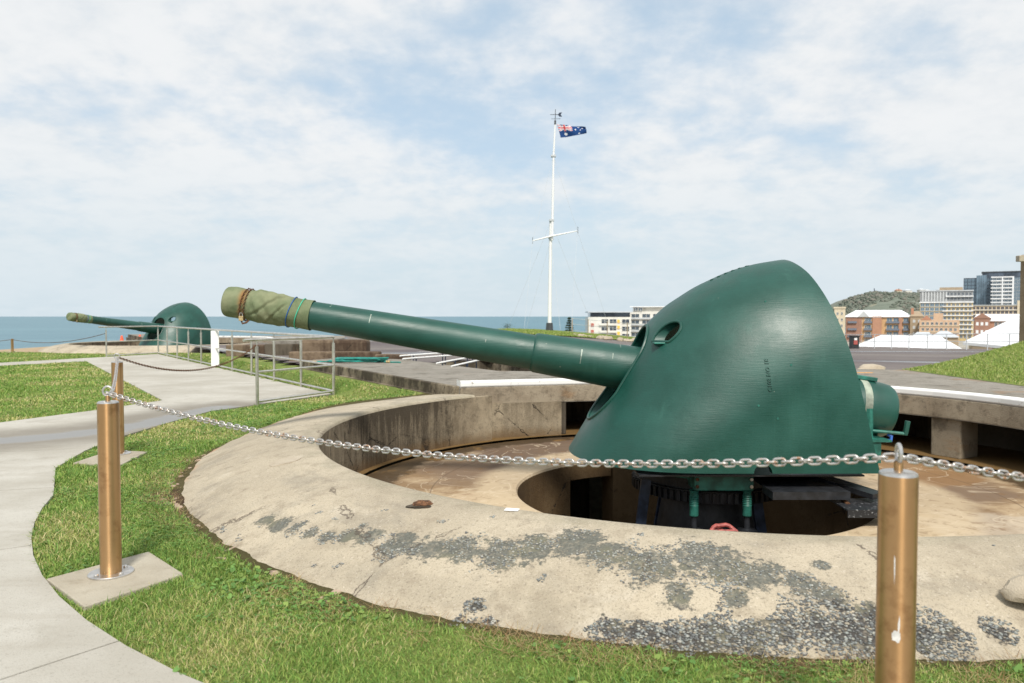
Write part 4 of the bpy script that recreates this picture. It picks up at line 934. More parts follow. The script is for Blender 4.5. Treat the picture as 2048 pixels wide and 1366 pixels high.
# scrapes on the nearest bollard
def scrape(r, a0, z0, pts, lift=.0007):
    x, y, _ = r.location; b = MB(); v = []
    for da, dz in pts: a = a0+da; v.append((x+(.056+lift)*cos(a), y+(.056+lift)*sin(a), z0+dz))
    c = (x+(.056+lift)*cos(a0), y+(.056+lift)*sin(a0), z0)
    b.add([c]+v, [(0, i+1, (i+1) % len(v)+1) for i in range(len(v))]); b.build('paint_scrape', M['scrape'], r)
toc = atan2(-2.295, -1.19)
def jag(n, ra, rz, s):
    random.seed(s); return [((ra*cos(2*pi*k/n))*random.uniform(.5, 1.2), rz*sin(2*pi*k/n)*random.uniform(.5, 1.2)) for k in range(n)]
scrape(bo[1], toc+.05, .510, jag(18, .26, .020, 3)); scrape(bo[1], toc+.16, .540, jag(9, .05, .030, 5)); scrape(bo[1], toc-.05, .502, jag(10, .16, .014, 9)); scrape(bo[1], toc-.10, .72, jag(12, .045, .050, 8), .0009)
# concrete pads under two bollards
for P4, lab in (([(-2.585, 4.115), (-2.25, 4.60), (-1.86, 4.2), (-2.145, 3.715)], 'square concrete pad under the left bollard in the grass'), ([(-4.36, 7.40), (-4.36, 8.12), (-3.92, 8.02), (-3.83, 7.26)], 'concrete pad under the bollard further back')):
    b = MB(); b.prism(P4, -.08, .0235); tag(b.build('bollard_pad', M['pad'], bevel=.006), lab, 'concrete pad', 'concrete pads')
for p, lab in ((BP[1], 'concrete pad under the nearest right bollard'), (BP[3], 'concrete pad under the bollard out to the right')):
    b = MB(); b.prism([(p[0]-.3, p[1]-.25), (p[0]+.25, p[1]-.3), (p[0]+.3, p[1]+.25), (p[0]-.25, p[1]+.3)], -.08, .0235); tag(b.build('bollard_pad', M['pad'], bevel=.006), lab, 'concrete pad', 'concrete pads')
def hang_chain(name, a, c, sag, label, pitch=.0272, lm=None, twist=0.0):
    a = Vector(a); c = Vector(c); n = 400
    pts = [a.lerp(c, k/n)+Vector((0, 0, -4*sag*(k/n)*(1-k/n))) for k in range(n+1)]
    cum = [0]
    for k in range(n): cum.append(cum[-1]+(pts[k+1]-pts[k]).length)
    m = int(cum[-1]/pitch); root = thing(name, label, 'chain', a, 0, 'barrier chains between the bollards'); me = lm or link_mesh('barrier_link', .0272+.0135, .0042, .0112, M['chain'], 12, 7)
    j = 0
    for q in range(m):
        s = (q+.5)*cum[-1]/m
        while cum[j+1] < s: j += 1
        p = pts[j].lerp(pts[j+1], (s-cum[j])/(cum[j+1]-cum[j])); t = (pts[j+1]-pts[j]).normalized()
        side = t.cross(Vector((0, 0, 1))).normalized(); up = side.cross(t)
        ang = (pi/2 if q % 2 else 0)+twist+.12*sin(q*.9)+pi/10
        y = side*cos(ang)+up*sin(ang); z = t.cross(y); inst('link', me, root, p-a, Matrix((t, y, z)).transposed())
    return root
EZ = 1.045
hang_chain('barrier_chain', (-2.255, 4.19, EZ), (1.18, 2.30, EZ), .150, 'long sagging steel chain across the foreground from the left bollard to the nearest one')
hang_chain('barrier_chain', (1.20, 2.30, EZ), (5.08, 2.98, EZ), .20, 'short visible run of chain leaving the frame right of the nearest bollard')
hang_chain('barrier_chain', (-2.28, 4.21, EZ), (-4.15, 7.88, EZ), .12, 'steep looking chain from the left bollard back to the next one', .0272)
hang_chain('barrier_chain', (-4.16, 7.91, EZ), (-4.19, 12.28, 1.0), .26, 'dark chain curving across the platform up to the railing post', .034, link_mesh('dark_link', .034+.010, .0032, .0105, M['rust'], 10, 5))

# ================================================================ RAILING ROUND THE PLATFORM
RA, RB, RC, RD = Vector((-4.19, 12.3, 0)), Vector((-3.34, 14.02, 0)), Vector((-13.6, 28.81, 0)), Vector((-14.47, 26.73, 0))
rl = thing('metal_railing', 'three-rail stainless handrail fencing the concrete viewing platform', 'railing', RA)
posts = [RA, RB]+[RB.lerp(RC, k/10) for k in range(1, 11)]+[RD]
for k, p in enumerate(posts):
    z0 = .0; b = MB(); b.tube([p+Vector((0, 0, z0)), p+Vector((0, 0, .98))], .027, 10); b.tube([p+Vector((0, 0, .98)), p+Vector((0, 0, 1.07))], .011, 8); b.build('post', M['rail'], rl, smooth=True)
for h, r_, nm in ((1.09, .026, 'top_rail'), (.56, .020, 'middle_rail'), (.075, .020, 'bottom_rail')):
    for a, c in ((RA, RB), (RB, RC), (RC, RD)):
        a2, c2 = a.copy(), c.copy(); d = (c-a).normalized()
        if nm == 'top_rail' and a is RA: a2 = a-d*.28
        if nm == 'top_rail' and c is RD: c2 = c+d*.3
        zo = Vector((0, 0, h)); b = MB(); b.tube([a2+zo, c2+zo], r_, 10); b.build(nm, M['rail'], rl, smooth=True)
pm = RB.lerp(RC, .5); d = (RC-RB).normalized()
b = MB(); b.box((pm.x-.115, pm.y-.045, .05), (pm.x+.115, pm.y-.032, 1.06)); tag(b.build('notice_board', M['white'], bevel=.003), 'tall blank white board fixed to the middle of the platform railing', 'board')
# ================================================================ THINGS AROUND THE PITS
# coiled green hose on the roof slab
def hose():
    pts = []
    random.seed(4)
    for k in range(230):
        t = k/230; a = t*2*pi*7; rx = .62+.10*sin(k*.37)+.05*random.uniform(-1, 1); ry = .26+.06*cos(k*.23)+.03*random.uniform(-1, 1)
        pts.append((-3.62+rx*cos(a)-.1*sin(k*.05), 17.75+ry*sin(a), .400+.028*(k % 33)/33+.012*(k//33)))
    pts = [(-4.75, 17.55, .398), (-4.55, 17.75, .398), (-4.3, 17.8, .40)]+pts+[(-3.0, 17.6, .40), (-2.75, 17.55, .398), (-2.6, 17.5, .398)]
    r = thing('garden_hose', 'tangled coil of green hose lying on the grey roof slab', 'hose', (-3.62, 17.75, .38))
    b = MB(); b.tube(pts, .017, 6); b.build('tube', M['hose'], r, smooth=True)
    for p, q in (((-4.75, 17.55, .40), (-4.62, 17.66, .40)), ((-2.95, 17.58, .41), (-2.86, 17.56, .41))):
        b = MB(); b.tube([p, q], .03, 8); b.build('hose_fitting', M['brass'], r, smooth=True)
hose()
# stained hatch blocks behind the slab
def block(name, lo, hi, mat, label, cat='concrete block', group='stained concrete hatch walls behind the slab', rz=0, bev=.04):
    c = ((lo[0]+hi[0])/2, (lo[1]+hi[1])/2, lo[2]); r = MB(); r.box((lo[0]-c[0], lo[1]-c[1], 0), (hi[0]-c[0], hi[1]-c[1], hi[2]-lo[2])); o = r.build(name, mat, bevel=bev); o.location = c; o.rotation_euler = (0, 0, rz)
    return tag(o, label, cat, group)
block('hatch_wall', (-5.95, 20.9, .1), (-4.05, 21.5, .815), M['rusty'], 'tall brown stained concrete block with rounded end behind the railing', bev=.08)
block('hatch_wall', (-6.0, 20.1, .1), (-3.55, 20.45, .52), M['rusty'], 'low stained concrete ledge in front of the tall brown block', bev=.04)
block('hatch_wall', (-3.6, 19.7, .1), (-2.75, 20.2, .46), M['rusty'], 'short stained end block between ledge and stairwell rails', rz=-.5, bev=.04)
block('hatch_wall', (-9.1, 23.8, .05), (-7.3, 24.4, .56), M['rusty'], 'stained concrete block left of the dark gap behind the railing', bev=.04)
block('hatch_wall', (-7.6, 23.0, .05), (-5.9, 23.5, .62), M['darkwall'], 'dark block standing in for the shaded gap between two stained blocks', bev=.02)  # added dark block, its colour paints the shade of the open gap
b = MB(); b.prism([(-5.6, 19.9), (-10.8, 28.4), (-9.6, 28.9), (-4.4, 20.6)], -.05, .17); tag(b.build('slab_step', M['pad'], bevel=.02), 'long low pale concrete step beside the grass and hatch blocks', 'concrete step')
# stairwell sunk behind the slab
st = thing('stairwell', 'sunken concrete stairwell with stained walls behind the roof slab', 'stairwell', (0, 17.5, -1))
b = MB(); n = len(SUNK); b.add([(x, y, -1.2) for x, y in SUNK], [tuple(range(n))]); b.build('floor', M['darkwall'], st)
for i in range(n):
    a, c = SUNK[i], SUNK[(i+1) % n]; b = MB(); b.bar((a[0], a[1], -.5), (c[0], c[1], -.5), .12, 1.62 if i in (2, 3) else 1.5); b.build('side_wall', M['rusty'] if i in (1, 2) else M['slabside'], st)
wr = thing('stair_railing', 'pair of white pipe handrails running down into the stairwell', 'railing', (-2, 19, 0))
for a, c in (((-2.84, 19.0, .47), (-.9, 21.4, .50)), ((-2.70, 18.5, .42), (-.8, 20.9, .45)), ((-1.66, 16.5, .44), (-.95, 18.0, .50)), ((-1.30, 16.1, .40), (-.73, 17.3, .47))):
    b = MB(); b.tube([a, c], .021, 8); b.build('rail', M['white'], wr, smooth=True)
    for t in (.15, .5, .85):
        p = Vector(a).lerp(Vector(c), t); b = MB(); b.tube([p, (p.x, p.y, p.z-.9)], .016, 6); b.build('post', M['bluesteel'], wr, smooth=True)
# parking lines on the parade ground
pl = thing('parking_lines', 'white bay lines painted on the brown asphalt beyond the slab', 'markings', (-3, 27, .28))
for y0, x0, x1 in ((25.2, -3.2, -.2), (27.8, -3.6, -.1), (31, -4.2, 1.0), (34.5, -4.8, 1.4), (39, -5.5, 2)):
    b = MB(); b.add([(x0, y0, float(zas(x0, y0))+.006), (x1, y0+.6, float(zas(x1, y0+.6))+.006), (x1, y0+.72, float(zas(x1, y0+.7))+.006), (x0, y0+.12, float(zas(x0, y0+.1))+.006)], [(0, 1, 2, 3)]); b.build('line', M['line'], pl)
b = MB(); b.prism([(6.62, 14.46), (6.98, 14.46), (7.0, 14.55), (6.62, 14.55)], .3815, .3845); tag(b.build('paint_mark', M['oline']), 'short orange paint dash on the grey slab right of the shield', 'paint mark')
tag(rock('stone_block', (7.9, 16.4, .32), (.34, .16, .10), 5.5, M['stone'], 2), 'flat pale stone lying at the edge of the asphalt', 'stone')
# traffic cones beyond the far pit
def cone(x, y, z, label, rz):
    r = thing('traffic_cone', label, 'traffic cone', (x, y, z), rz, 'orange cones by the far pit')
    b = MB(); b.lathe([(.115, .02), (.045, .36), (.03, .37)], 16); b.build('cone_body', M['cone'], r, smooth=True, raw=True)
    b = MB(); b.box((-.14, -.14, 0), (.14, .14, .022)); b.build('base', M['cone'], r, raw=True)
cone(-21.0, 40.35, .06, 'left orange cone on the far pit rim', .3); cone(-20.15, 40.6, .10, 'right orange cone on the far pit rim, nearer the green gun', .1)
# small post and wire chain at the seaward edge
sp_ = thing('edge_post', 'short rusty post on a base plate at the seaward edge', 'post', (-20.4, 30.6, -.02))
b = MB(); b.tube([(-20.4, 30.6, 0), (-20.4, 30.6, .55)], .05, 10); b.build('shaft', M['bronze'], sp_, smooth=True); b = MB(); b.box((-20.55, 30.45, -.03), (-20.25, 30.75, .015)); b.build('plate', M['galv'], sp_)
wpts = [Vector((-20.4, 30.6, .52)).lerp(Vector((-14.5, 26.75, .86)), k/30)+Vector((0, 0, -4*.22*(k/30)*(1-k/30))) for k in range(31)]
tag(MB().tube(wpts, .011, 5).build('edge_chain', M['rust'], smooth=True), 'thin chain from the seaward post up to the railing end', 'chain')
wpts = [Vector((-20.4, 30.6, .52)).lerp(Vector((-27, 27.4, .5)), k/20)+Vector((0, 0, -4*.25*(k/20)*(1-k/20))) for k in range(21)]
tag(MB().tube(wpts, .011, 5).build('edge_chain', M['rust'], smooth=True), 'thin chain leaving the frame left of the seaward post', 'chain')
tag(rock('stone_block', (-8.72, 12.3, .08), (.30, .14, .14), 2.5, M['stone'], 2), 'small stone block in the grass at the left edge', 'stone')

# ================================================================ FLAGSTAFF
ms = thing('flagstaff', 'tall white timber flagstaff with crosstree yard and wind vane', 'flagstaff', (3.2, 64, .25))
b = MB(); b.tube([(3.2, 64, .2), (3.23, 64, 4.3), (3.30, 64, 9.6)], [.175, .145, .13], 12); b.build('lower_mast', M['mast'], ms, smooth=True)
b = MB(); b.tube([(3.39, 63.85, 7.9), (3.51, 63.85, 15.1), (3.64, 63.85, 17.7)], [.11, .085, .065], 10); b.build('topmast', M['mast'], ms, smooth=True)
b = MB(); b.tube([(3.2, 64, .15), (3.2, 64, .9)], [.34, .27], 10); b.build('mast_foot', M['dark'], ms)
for z, x in ((8.1, 3.3), (9.6, 3.36), (15.0, 3.5)):
    b = MB(); b.box((x-.2, 63.72, z-.08), (x+.2, 64.15, z+.08)); b.build('mast_band', M['palegrey'], ms)
b = MB(); b.tube([(1.74, 63.5, 7.82), (3.3, 63.68, 8.22), (5.56, 64.1, 8.72)], [.04, .07, .04], 8); b.build('yard', M['mast'], ms, smooth=True)
for x, z in ((1.74, 7.82), (5.56, 8.72)): b = MB(); b.tube([(x, 63.6, z-.25), (x, 63.6, z+.3)], .02, 6); b.build('yard_iron', M['dark'], ms)
b = MB()
for a, c in (((1.74, 63.5, 7.8), (1.0, 62, .3)), ((5.56, 64, 8.7), (4.9, 62, .3)), ((5.56, 64, 8.7), (8.6, 66, .3)), ((3.5, 64, 15), (1.74, 63.5, 7.8)), ((3.5, 64, 15), (5.56, 64, 8.7)), ((3.3, 64, 9.5), (-.4, 66, .3)), ((3.3, 64, 9.5), (7.2, 66, .3)), ((3.3, 64, 8), (1.2, 65, .3)), ((3.3, 64, 8), (4.0, 62, .3))): b.tube([a, c], .011, 4)
b.build('stays', M['palegrey'], ms)
b = MB(); b.tube([(3.64, 63.85, 17.7), (3.66, 63.85, 18.9)], .028, 6); b.tube([(3.22, 63.85, 18.45), (4.0, 63.85, 18.45)], .022, 6); b.tube([(3.3, 63.85, 18.1), (4.1, 63.85, 18.1)], .016, 6)
b.box((3.56, 63.78, 17.62), (3.72, 63.92, 17.95)); vn = b.build('wind_vane', M['dark'], ms)
b = MB(); b.add([(3.86, 63.83, 18.45), (4.0, 63.83, 18.62), (4.22, 63.83, 18.63), (4.10, 63.83, 18.45), (4.22, 63.83, 18.28), (4.0, 63.83, 18.28)]+[(x, 63.87, z) for x, z in ((3.86, 18.45), (4.0, 18.62), (4.22, 18.63), (4.10, 18.45), (4.22, 18.28), (4.0, 18.28))],
    [(0, 1, 3), (1, 2, 3), (3, 4, 5), (0, 3, 5), (6, 9, 7), (7, 9, 8), (9, 11, 10), (6, 11, 9)]+[(i, (i+1) % 6, 6+(i+1) % 6, 6+i) for i in range(6)]); b.build('vane_tail', M['bluesteel'], vn)
# flag
def flag_col(u, v):
    blue = (.012, .05, .17); white = (.78, .78, .78); red = (.55, .03, .04)
    def star(cx, cy, r, n):
        dx, dy = (u-cx)*2, v-cy; d = hypot(dx, dy); a = atan2(dx, dy); k = (a*n/(2*pi)) % 1; return d < r*(.48+.52*abs(2*k-1))
    if u < .5 and v > .5:
        x, y = u/.5, (v-.5)/.5
        if abs(x-.5) < .05 or abs(y-.5) < .10: return red
        if abs(x-.5) < .085 or abs(y-.5) < .17: return white
        d = min(abs(y-x), abs(y-(1-x)))
        if d < .05: return red
        if d < .14: return white
        return blue
    if star(.25, .25, .155, 7) or star(.75, .17, .075, 7) or star(.75, .83, .075, 7) or star(.625, .56, .075, 7) or star(.86, .63, .075, 7) or star(.80, .45, .045, 5): return white
    return blue
nx, ny = 150, 75; V = []; Cc = []
H0, H1, F0, F1 = Vector((3.78, 63.8, 17.62)), Vector((4.10, 63.8, 16.52)), Vector((6.20, 63.8, 17.42)), Vector((6.26, 63.8, 16.95))
for i in range(nx+1):
    for j in range(ny+1):
        u, v = i/nx, j/ny; p = H1.lerp(H0, v).lerp(F1.lerp(F0, v), u)
        wv = .16*sin(u*9+v*1.6)*u**.6; V.append((p.x+.03*sin(u*14+v*2), p.y+wv+.08*sin(v*5+u*4)*u, p.z+.09*sin(u*8.5+1.2)*(.3+v*.7)*u-.14*sin(pi*u)*(1-v)*.6+.05*sin(v*7+u*5)*u)); Cc.append(flag_col(u, v))
i, j = np.meshgrid(np.arange(nx), np.arange(ny), indexing='ij'); q = np.stack([i*(ny+1)+j, (i+1)*(ny+1)+j, (i+1)*(ny+1)+j+1, i*(ny+1)+j+1], -1).reshape(-1, 4)
fl = np_mesh('flag', np.array(V), [q], M['flag'], {'col': np.array(Cc)}, smooth=True); tag(fl, 'blue national flag with union canton and white stars flying from the flagstaff', 'flag')
sm = fl.modifiers.new('cloth', 'SOLIDIFY'); sm.thickness = .012
# rocks and thin fence on the bank beyond
for k in range(13):
    x = 4.6+k*.28+random.uniform(-.3, .3); yk = 56-k*.75+random.uniform(-1.5, 1.5); tag(rock('bank_rock', (x, yk, float(zas(x, yk))+.06), (random.uniform(.18, .42), .3, random.uniform(.10, .22)), k*2.1, M['stone'], 2), 'pale rock in the heap on the bank below the mast', 'rock', 'pale rocks heaped on the bank')
fe = thing('wire_fence', 'thin wire fence with slim posts along the bank before the white flats', 'fence', (7, 60, 0))
fp = [(5.3, 66), (6.6, 65), (8.0, 63), (9.3, 60.5), (10.4, 58.5), (11.4, 56.5), (12.6, 54)]
for x, y in fp:
    z = float(zas(x, y)); b = MB(); b.tube([(x, y, z-.3), (x, y, z+1.45)], .04, 6); b.build('post', M['tan'], fe)
for h in (.35, .9, 1.4):
    b = MB(); b.tube([(x, y, float(zas(x, y))+h) for x, y in fp], .018, 5); b.build('wire', M['palegrey'], fe)
# parade ground fence and bin
pf = thing('parade_fence', 'long two-rail post fence along the far edge of the asphalt', 'fence', (29, 58, -1))
fp = [Vector((26.6, 60.3, 0)).lerp(Vector((34.5, 47.5, 0)), k/11) for k in range(12)]
for p in fp:
    z = float(zas(p.x, p.y)); b = MB(); b.tube([(p.x, p.y, z-.1), (p.x, p.y, z+1.12)], .035, 8); b.build('post', M['palegrey'], pf)
for h in (.58, 1.10):
    b = MB(); b.tube([(p.x, p.y, float(zas(p.x, p.y))+h) for p in fp], .022, 6); b.build('rail', M['palegrey'], pf)
bn = thing('litter_bin', 'black litter bin with a pink and white sign at the parade ground edge', 'bin', (26.9, 59.0, -1.1))
b = MB(); b.box((26.65, 58.7, -1.1), (27.2, 59.3, -.15)); b.build('body', M['binmat'], bn, bevel=.03); b = MB(); b.box((26.6, 58.65, -.145), (27.25, 59.35, -.05)); b.build('lid', M['binmat'], bn, bevel=.03)
b = MB(); b.box((26.75, 58.66, -.75), (27.05, 58.69, -.42)); b.build('sign_panel', M['redpaint'], bn); b = MB(); b.box((26.79, 58.66, -.415), (27.01, 58.69, -.24)); b.build('sign_panel', M['white'], bn)
# timber signal post on the mound, right edge
tp = thing('timber_post', 'weathered timber post with a cross arm and white notice at the right edge', 'post', (17.25, 25, .4))
b = MB(); b.box((17.03, 24.85, .2), (17.5, 25.2, 3.52)); b.build('upright', M['timber'], tp, bevel=.02); 
b = MB(); b.box((16.66, 24.7, 3.27), (19.5, 24.9, 3.47)); b.build('cross_arm', M['stone'], tp, bevel=.02); b = MB(); b.box((16.99, 24.82, 1.22), (17.42, 24.845, 1.62)); b.build('notice', M['white'], tp)

# ================================================================ TOWN
def facing(X, Y, extra=0): return -atan2(X, Y)+extra
_wm = {}
def win_mesh(w_, h_, mat, fr):
    k = (round(w_, 2), round(h_, 2), mat, fr)
    if k in _wm: return _wm[k]
    b = MB(); b.box((-w_/2, -.05, 0), (w_/2, .12, h_)); o = b.build('window', M[mat]); me = o.data; bpy.data.objects.remove(o)
    fm = MB(); fm.box((-w_/2-.12, -.14, -.12), (w_/2+.12, .1, 0)); fm.box((-w_/2-.12, -.12, h_), (w_/2+.12, .1, h_+.1)); fm.box((-w_/2-.1, -.1, 0), (-w_/2, .1, h_)); fm.box((w_/2, -.1, 0), (w_/2+.1, .1, h_)); fm.box((-.05, -.1, 0), (.05, .1, h_))
    o = fm.build('frame', M[fr]); fme = o.data; bpy.data.objects.remove(o); _wm[k] = (me, fme); return _wm[k]
def house(name, label, cat, px0, px1, vt, vb, d, wall, rz=0, depth=14, group='town buildings beyond the parade ground'):
    """box whose front fills the given width at distance d; returns root, width, height"""
    X0, X1 = (px0-1024)/1500*d, (px1-1024)/1500*d; z1 = EYE-(vt-632)/1500*d; z0 = EYE-(vb-632)/1500*d
    X = (X0+X1)/2; w_ = (X1-X0)*cos(atan2(X, d)); Yd = d
    r = thing(name, label, cat, (X, Yd, z0), facing(X, Yd, rz), group); h = z1-z0
    b = MB(); b.box((-w_/2, 0, 0), (w_/2, depth, h)); b.build('wall', M[wall], r, raw=True)
    return r, w_, h
def windows(r, x0, x1, z0, z1, nx, nz, fw=.6, fh=.55, mat='glass', fr='wall_white', skip=()):
    dx, dz = (x1-x0)/nx, (z1-z0)/nz; me, fme = win_mesh(dx*fw, dz*fh, mat, fr)
    for i in range(nx):
        for j in range(nz):
            if (i, j) in skip: continue
            o = inst('window', me, r, (x0+dx*(i+.5), 0, z0+dz*(j+(1-fh)/2))); inst('frame', fme, o, (0, 0, 0))
def bands(r, name, x0, x1, zs, th, mat, proud=.6):
    for z in zs: MB().box((x0, -proud, z), (x1, -.01, z+th)).build(name, M[mat], r, raw=True)
def hip(r, w_, dp, z, h, over, mat, ridge=.5, name='roof'):
    a = w_/2+over; y0, y1 = -over, dp+over; k = a*ridge; ym = (y0+y1)/2
    b = MB(); b.add([(-a, y0, z), (a, y0, z), (a, y1, z), (-a, y1, z), (-k, ym, z+h), (k, ym, z+h), (-a, y0, z-.3), (a, y0, z-.3), (a, y1, z-.3), (-a, y1, z-.3)],
        [(0, 1, 5, 4), (1, 2, 5), (2, 3, 4, 5), (3, 0, 4), (6, 7, 1, 0), (7, 8, 2, 1), (8, 9, 3, 2), (9, 6, 0, 3), (9, 8, 7, 6)]); return b.build(name, M[mat], r, raw=True)
# white beach flats left of the shield
r, w_, h = house('apartment_block', 'low white beach flats with yellow panels left of the shield', 'building', 1176, 1262, 634, 700, 250, 'wall_white', .1)
MB().box((-w_/2+.8, 1.2, h), (w_/2-.2, 12, h+1.5)).build('penthouse', M['glassdark'], r, raw=True); MB().box((-w_/2-.1, -.5, h+1.5), (w_/2+.4, 13, h+1.85)).build('roof', M['roofgrey'], r, raw=True)
windows(r, -w_/2+4.2, w_/2-4.6, h-7.5, h-.3, 2, 3, .8, .62, 'glassdark'); windows(r, w_/2-3.2, w_/2-.3, h-7.5, h-.3, 1, 3, .8, .6, 'glassdark'); bands(r, 'balcony', -w_/2+3.6, w_/2-4.8, [h-7.6, h-5.2, h-2.8], .7, 'wall_white')
for k in range(3): MB().box((w_/2-4.55, -.2, h-2.0-k*2.0), (w_/2-3.7, .05, h-.9-k*2.0)).build('yellow_panel', M['yellowpanel'], r, raw=True)
for k in range(2): MB().box((-w_/2+.9, -.12, h-3.2-k*2.2), (-w_/2+1.9, .05, h-2.1-k*2.2)).build('red_panel', M['redpanel'], r, raw=True)
r, w_, h = house('apartment_block', 'taller white flats with balconies directly left of the shield', 'building', 1256, 1350, 624, 700, 262, 'wall_white', -.05)
MB().box((-w_/2+1.6, .8, h), (w_/2, 12, h+1.7)).build('penthouse', M['wall_white'], r, raw=True); MB().box((-w_/2+.6, -.4, h+1.7), (w_/2+.5, 13, h+2.0)).build('roof', M['roofwhite'], r, raw=True)
windows(r, -w_/2+.6, w_/2-.6, h-9, h-.2, 4, 4, .7, .55, 'glass'); windows(r, -w_/2+1.8, -w_/2+5, h+.1, h+1.7, 2, 1, .8, .7, 'glass'); bands(r, 'balcony', -w_/2+.4, w_/2-.4, [h-9, h-6.9, h-4.7, h-2.5], .55, 'palegrey'); MB().box((-w_/2-1.5, -.3, h-2.2), (-w_/2+.5, .1, h)).build('dark_screen', M['glassdark'], r, raw=True)
# brick flats under a white hipped roof
r, w_, h = house('brick_apartments', 'orange brick apartment block with a white hipped roof and blue balconies', 'building', 1690, 1822, 633, 690, 380, 'orange', .0)
hip(r, w_, 14, h, 3.3, .8, 'roofwhite', .66)
fl_ = h/4.6
MB().box((-w_/2-.0, -.35, 0), (-w_/2+7.5, -.01, h-.3)).build('brick_bay', M['brick_dark'], r, raw=True)
MB().box((-2.6, -.6, 0), (1.6, -.01, h+.4)).build('brick_bay', M['brick'], r, raw=True); MB().box((w_/2-5.8, -.5, 0), (w_/2-4.2, -.01, h-.2)).build('brick_bay', M['brick'], r, raw=True)
b = MB(); b.add([(-w_/2+5.6, -1.0, h-.2), (-w_/2+11, -1.0, h-.2), (-w_/2+8.3, -1.0, h+2.9), (-w_/2+5.6, 4, h-.2), (-w_/2+11, 4, h-.2), (-w_/2+8.3, 4, h+2.9)], [(0, 1, 2), (3, 5, 4), (0, 2, 5, 3), (1, 4, 5, 2)]); b.build('gable', M['palegrey'], r, raw=True)
for x0, x1 in ((-w_/2+1, -w_/2+5.2), (-6.5, -2.8), (3.6, 9.6), (w_/2-3.9, w_/2-1.2)):
    windows(r, x0, x1, .3, h, max(1, int((x1-x0)/2.2)), 4, .75, .55, 'glassblue')
    bands(r, 'balcony', x0, x1, [.2+k*h/4 for k in range(4)], 1.0, 'balc', 1.2)
windows(r, -w_/2+6, -w_/2+10.4, .4, h-.4, 2, 4, .4, .45, 'glass'); windows(r, 10.3, w_/2-6, .3, h, 1, 4, .5, .4, 'roofwhite')
r, w_, h = house('cream_tower', 'narrow cream building edge just right of the shield', 'building', 1668, 1690, 617, 690, 360, 'wall_cream')
MB().box((-w_/2-.3, -.3, h), (w_/2+.3, 12, h+.8)).build('parapet', M['wall_cream'], r, raw=True); windows(r, -w_/2+.5, w_/2-.5, 2, h-1, 2, 5, .4, .4, 'glass')
r, w_, h = house('brown_house', 'plain brown house with chimney between brick flats and peach flats', 'building', 1820, 1846, 632, 690, 370, 'tan')
hip(r, w_, 12, h, 2.4, .3, 'tan', .4); MB().box((-w_/2+.3, 2, h), (-w_/2+1.5, 3.4, h+4.0)).build('chimney', M['terracotta'], r, raw=True); windows(r, -w_/2+.6, w_/2-.6, 1, h-1, 2, 4, .4, .4, 'roofgrey')
r, w_, h = house('peach_apartments', 'peach coloured flats with a stepped gable before the ochre block', 'building', 1838, 1918, 640, 690, 355, 'peach')
MB().box((-2.4, .0, h), (1.6, 4, h+3.2)).build('stepped_gable', M['peach'], r, raw=True); b = MB(); b.add([(-7.6, -.1, h), (-3.0, -.1, h), (-5.3, -.1, h+2.2), (-7.6, 3, h), (-3.0, 3, h), (-5.3, 3, h+2.2)], [(0, 1, 2), (3, 5, 4), (0, 2, 5, 3), (1, 4, 5, 2), (0, 3, 4, 1)]); b.build('gable', M['terracotta'], r, raw=True)
windows(r, -w_/2+.6, w_/2-.6, .5, h-.3, 8, 4, .5, .42, 'glassdark'); bands(r, 'sill_band', -w_/2, w_/2, [h*.25, h*.5, h*.75], .35, 'wall_cream', .3)
# ochre and grey block
r, w_, h = house('office_block', 'ochre framed apartment block with a grey two-storey top', 'building', 1838, 1944, 604, 690, 450, 'ochre', .0, 20)
MB().box((-w_/2, .1, h), (w_/2, 19.5, h+6.4)).build('upper_storeys', M['grey'], r, raw=True); MB().box((-w_/2-.3, -.5, h+6.4), (w_/2+.3, 20, h+7.0)).build('roof', M['roofgrey'], r, raw=True); MB().box((-3.5, 2, h+7), (8.5, 15, h+8.8)).build('plant_room', M['tan'], r, raw=True)
MB().box((-w_/2-.3, -.6, h-.5), (w_/2+.3, -.01, h+.2)).build('cornice', M['roofwhite'], r, raw=True)
for k in range(9): MB().box((-w_/2+1.0+k*1.55, -.25, h+.4), (-w_/2+1.9+k*1.55, .0, h+6.2)).build('fin', M['palegrey'], r, raw=True)
windows(r, -w_/2+.2, -w_/2+12.8, h-13.5, h-.4, 5, 5, .78, .72, 'glassblue', 'roofgrey'); windows(r, -1.5, w_/2-.3, h-22, h-.4, 7, 8, .6, .62, 'glass'); bands(r, 'floor_band', -1.9, w_/2+.2, [h-2.9-k*2.72 for k in range(7)], .55, 'roofwhite', .9); bands(r, 'floor_band', -w_/2, -1.9, [h-2.8-k*2.62 for k in range(5)], .3, 'palegrey', .3)
windows(r, 0, w_/2-.4, h+.5, h+6.2, 7, 2, .6, .5, 'glassdark', 'palegrey'); bands(r, 'floor_band', -.2, w_/2+.2, [h+3.0], .6, 'roofwhite', 1.0)
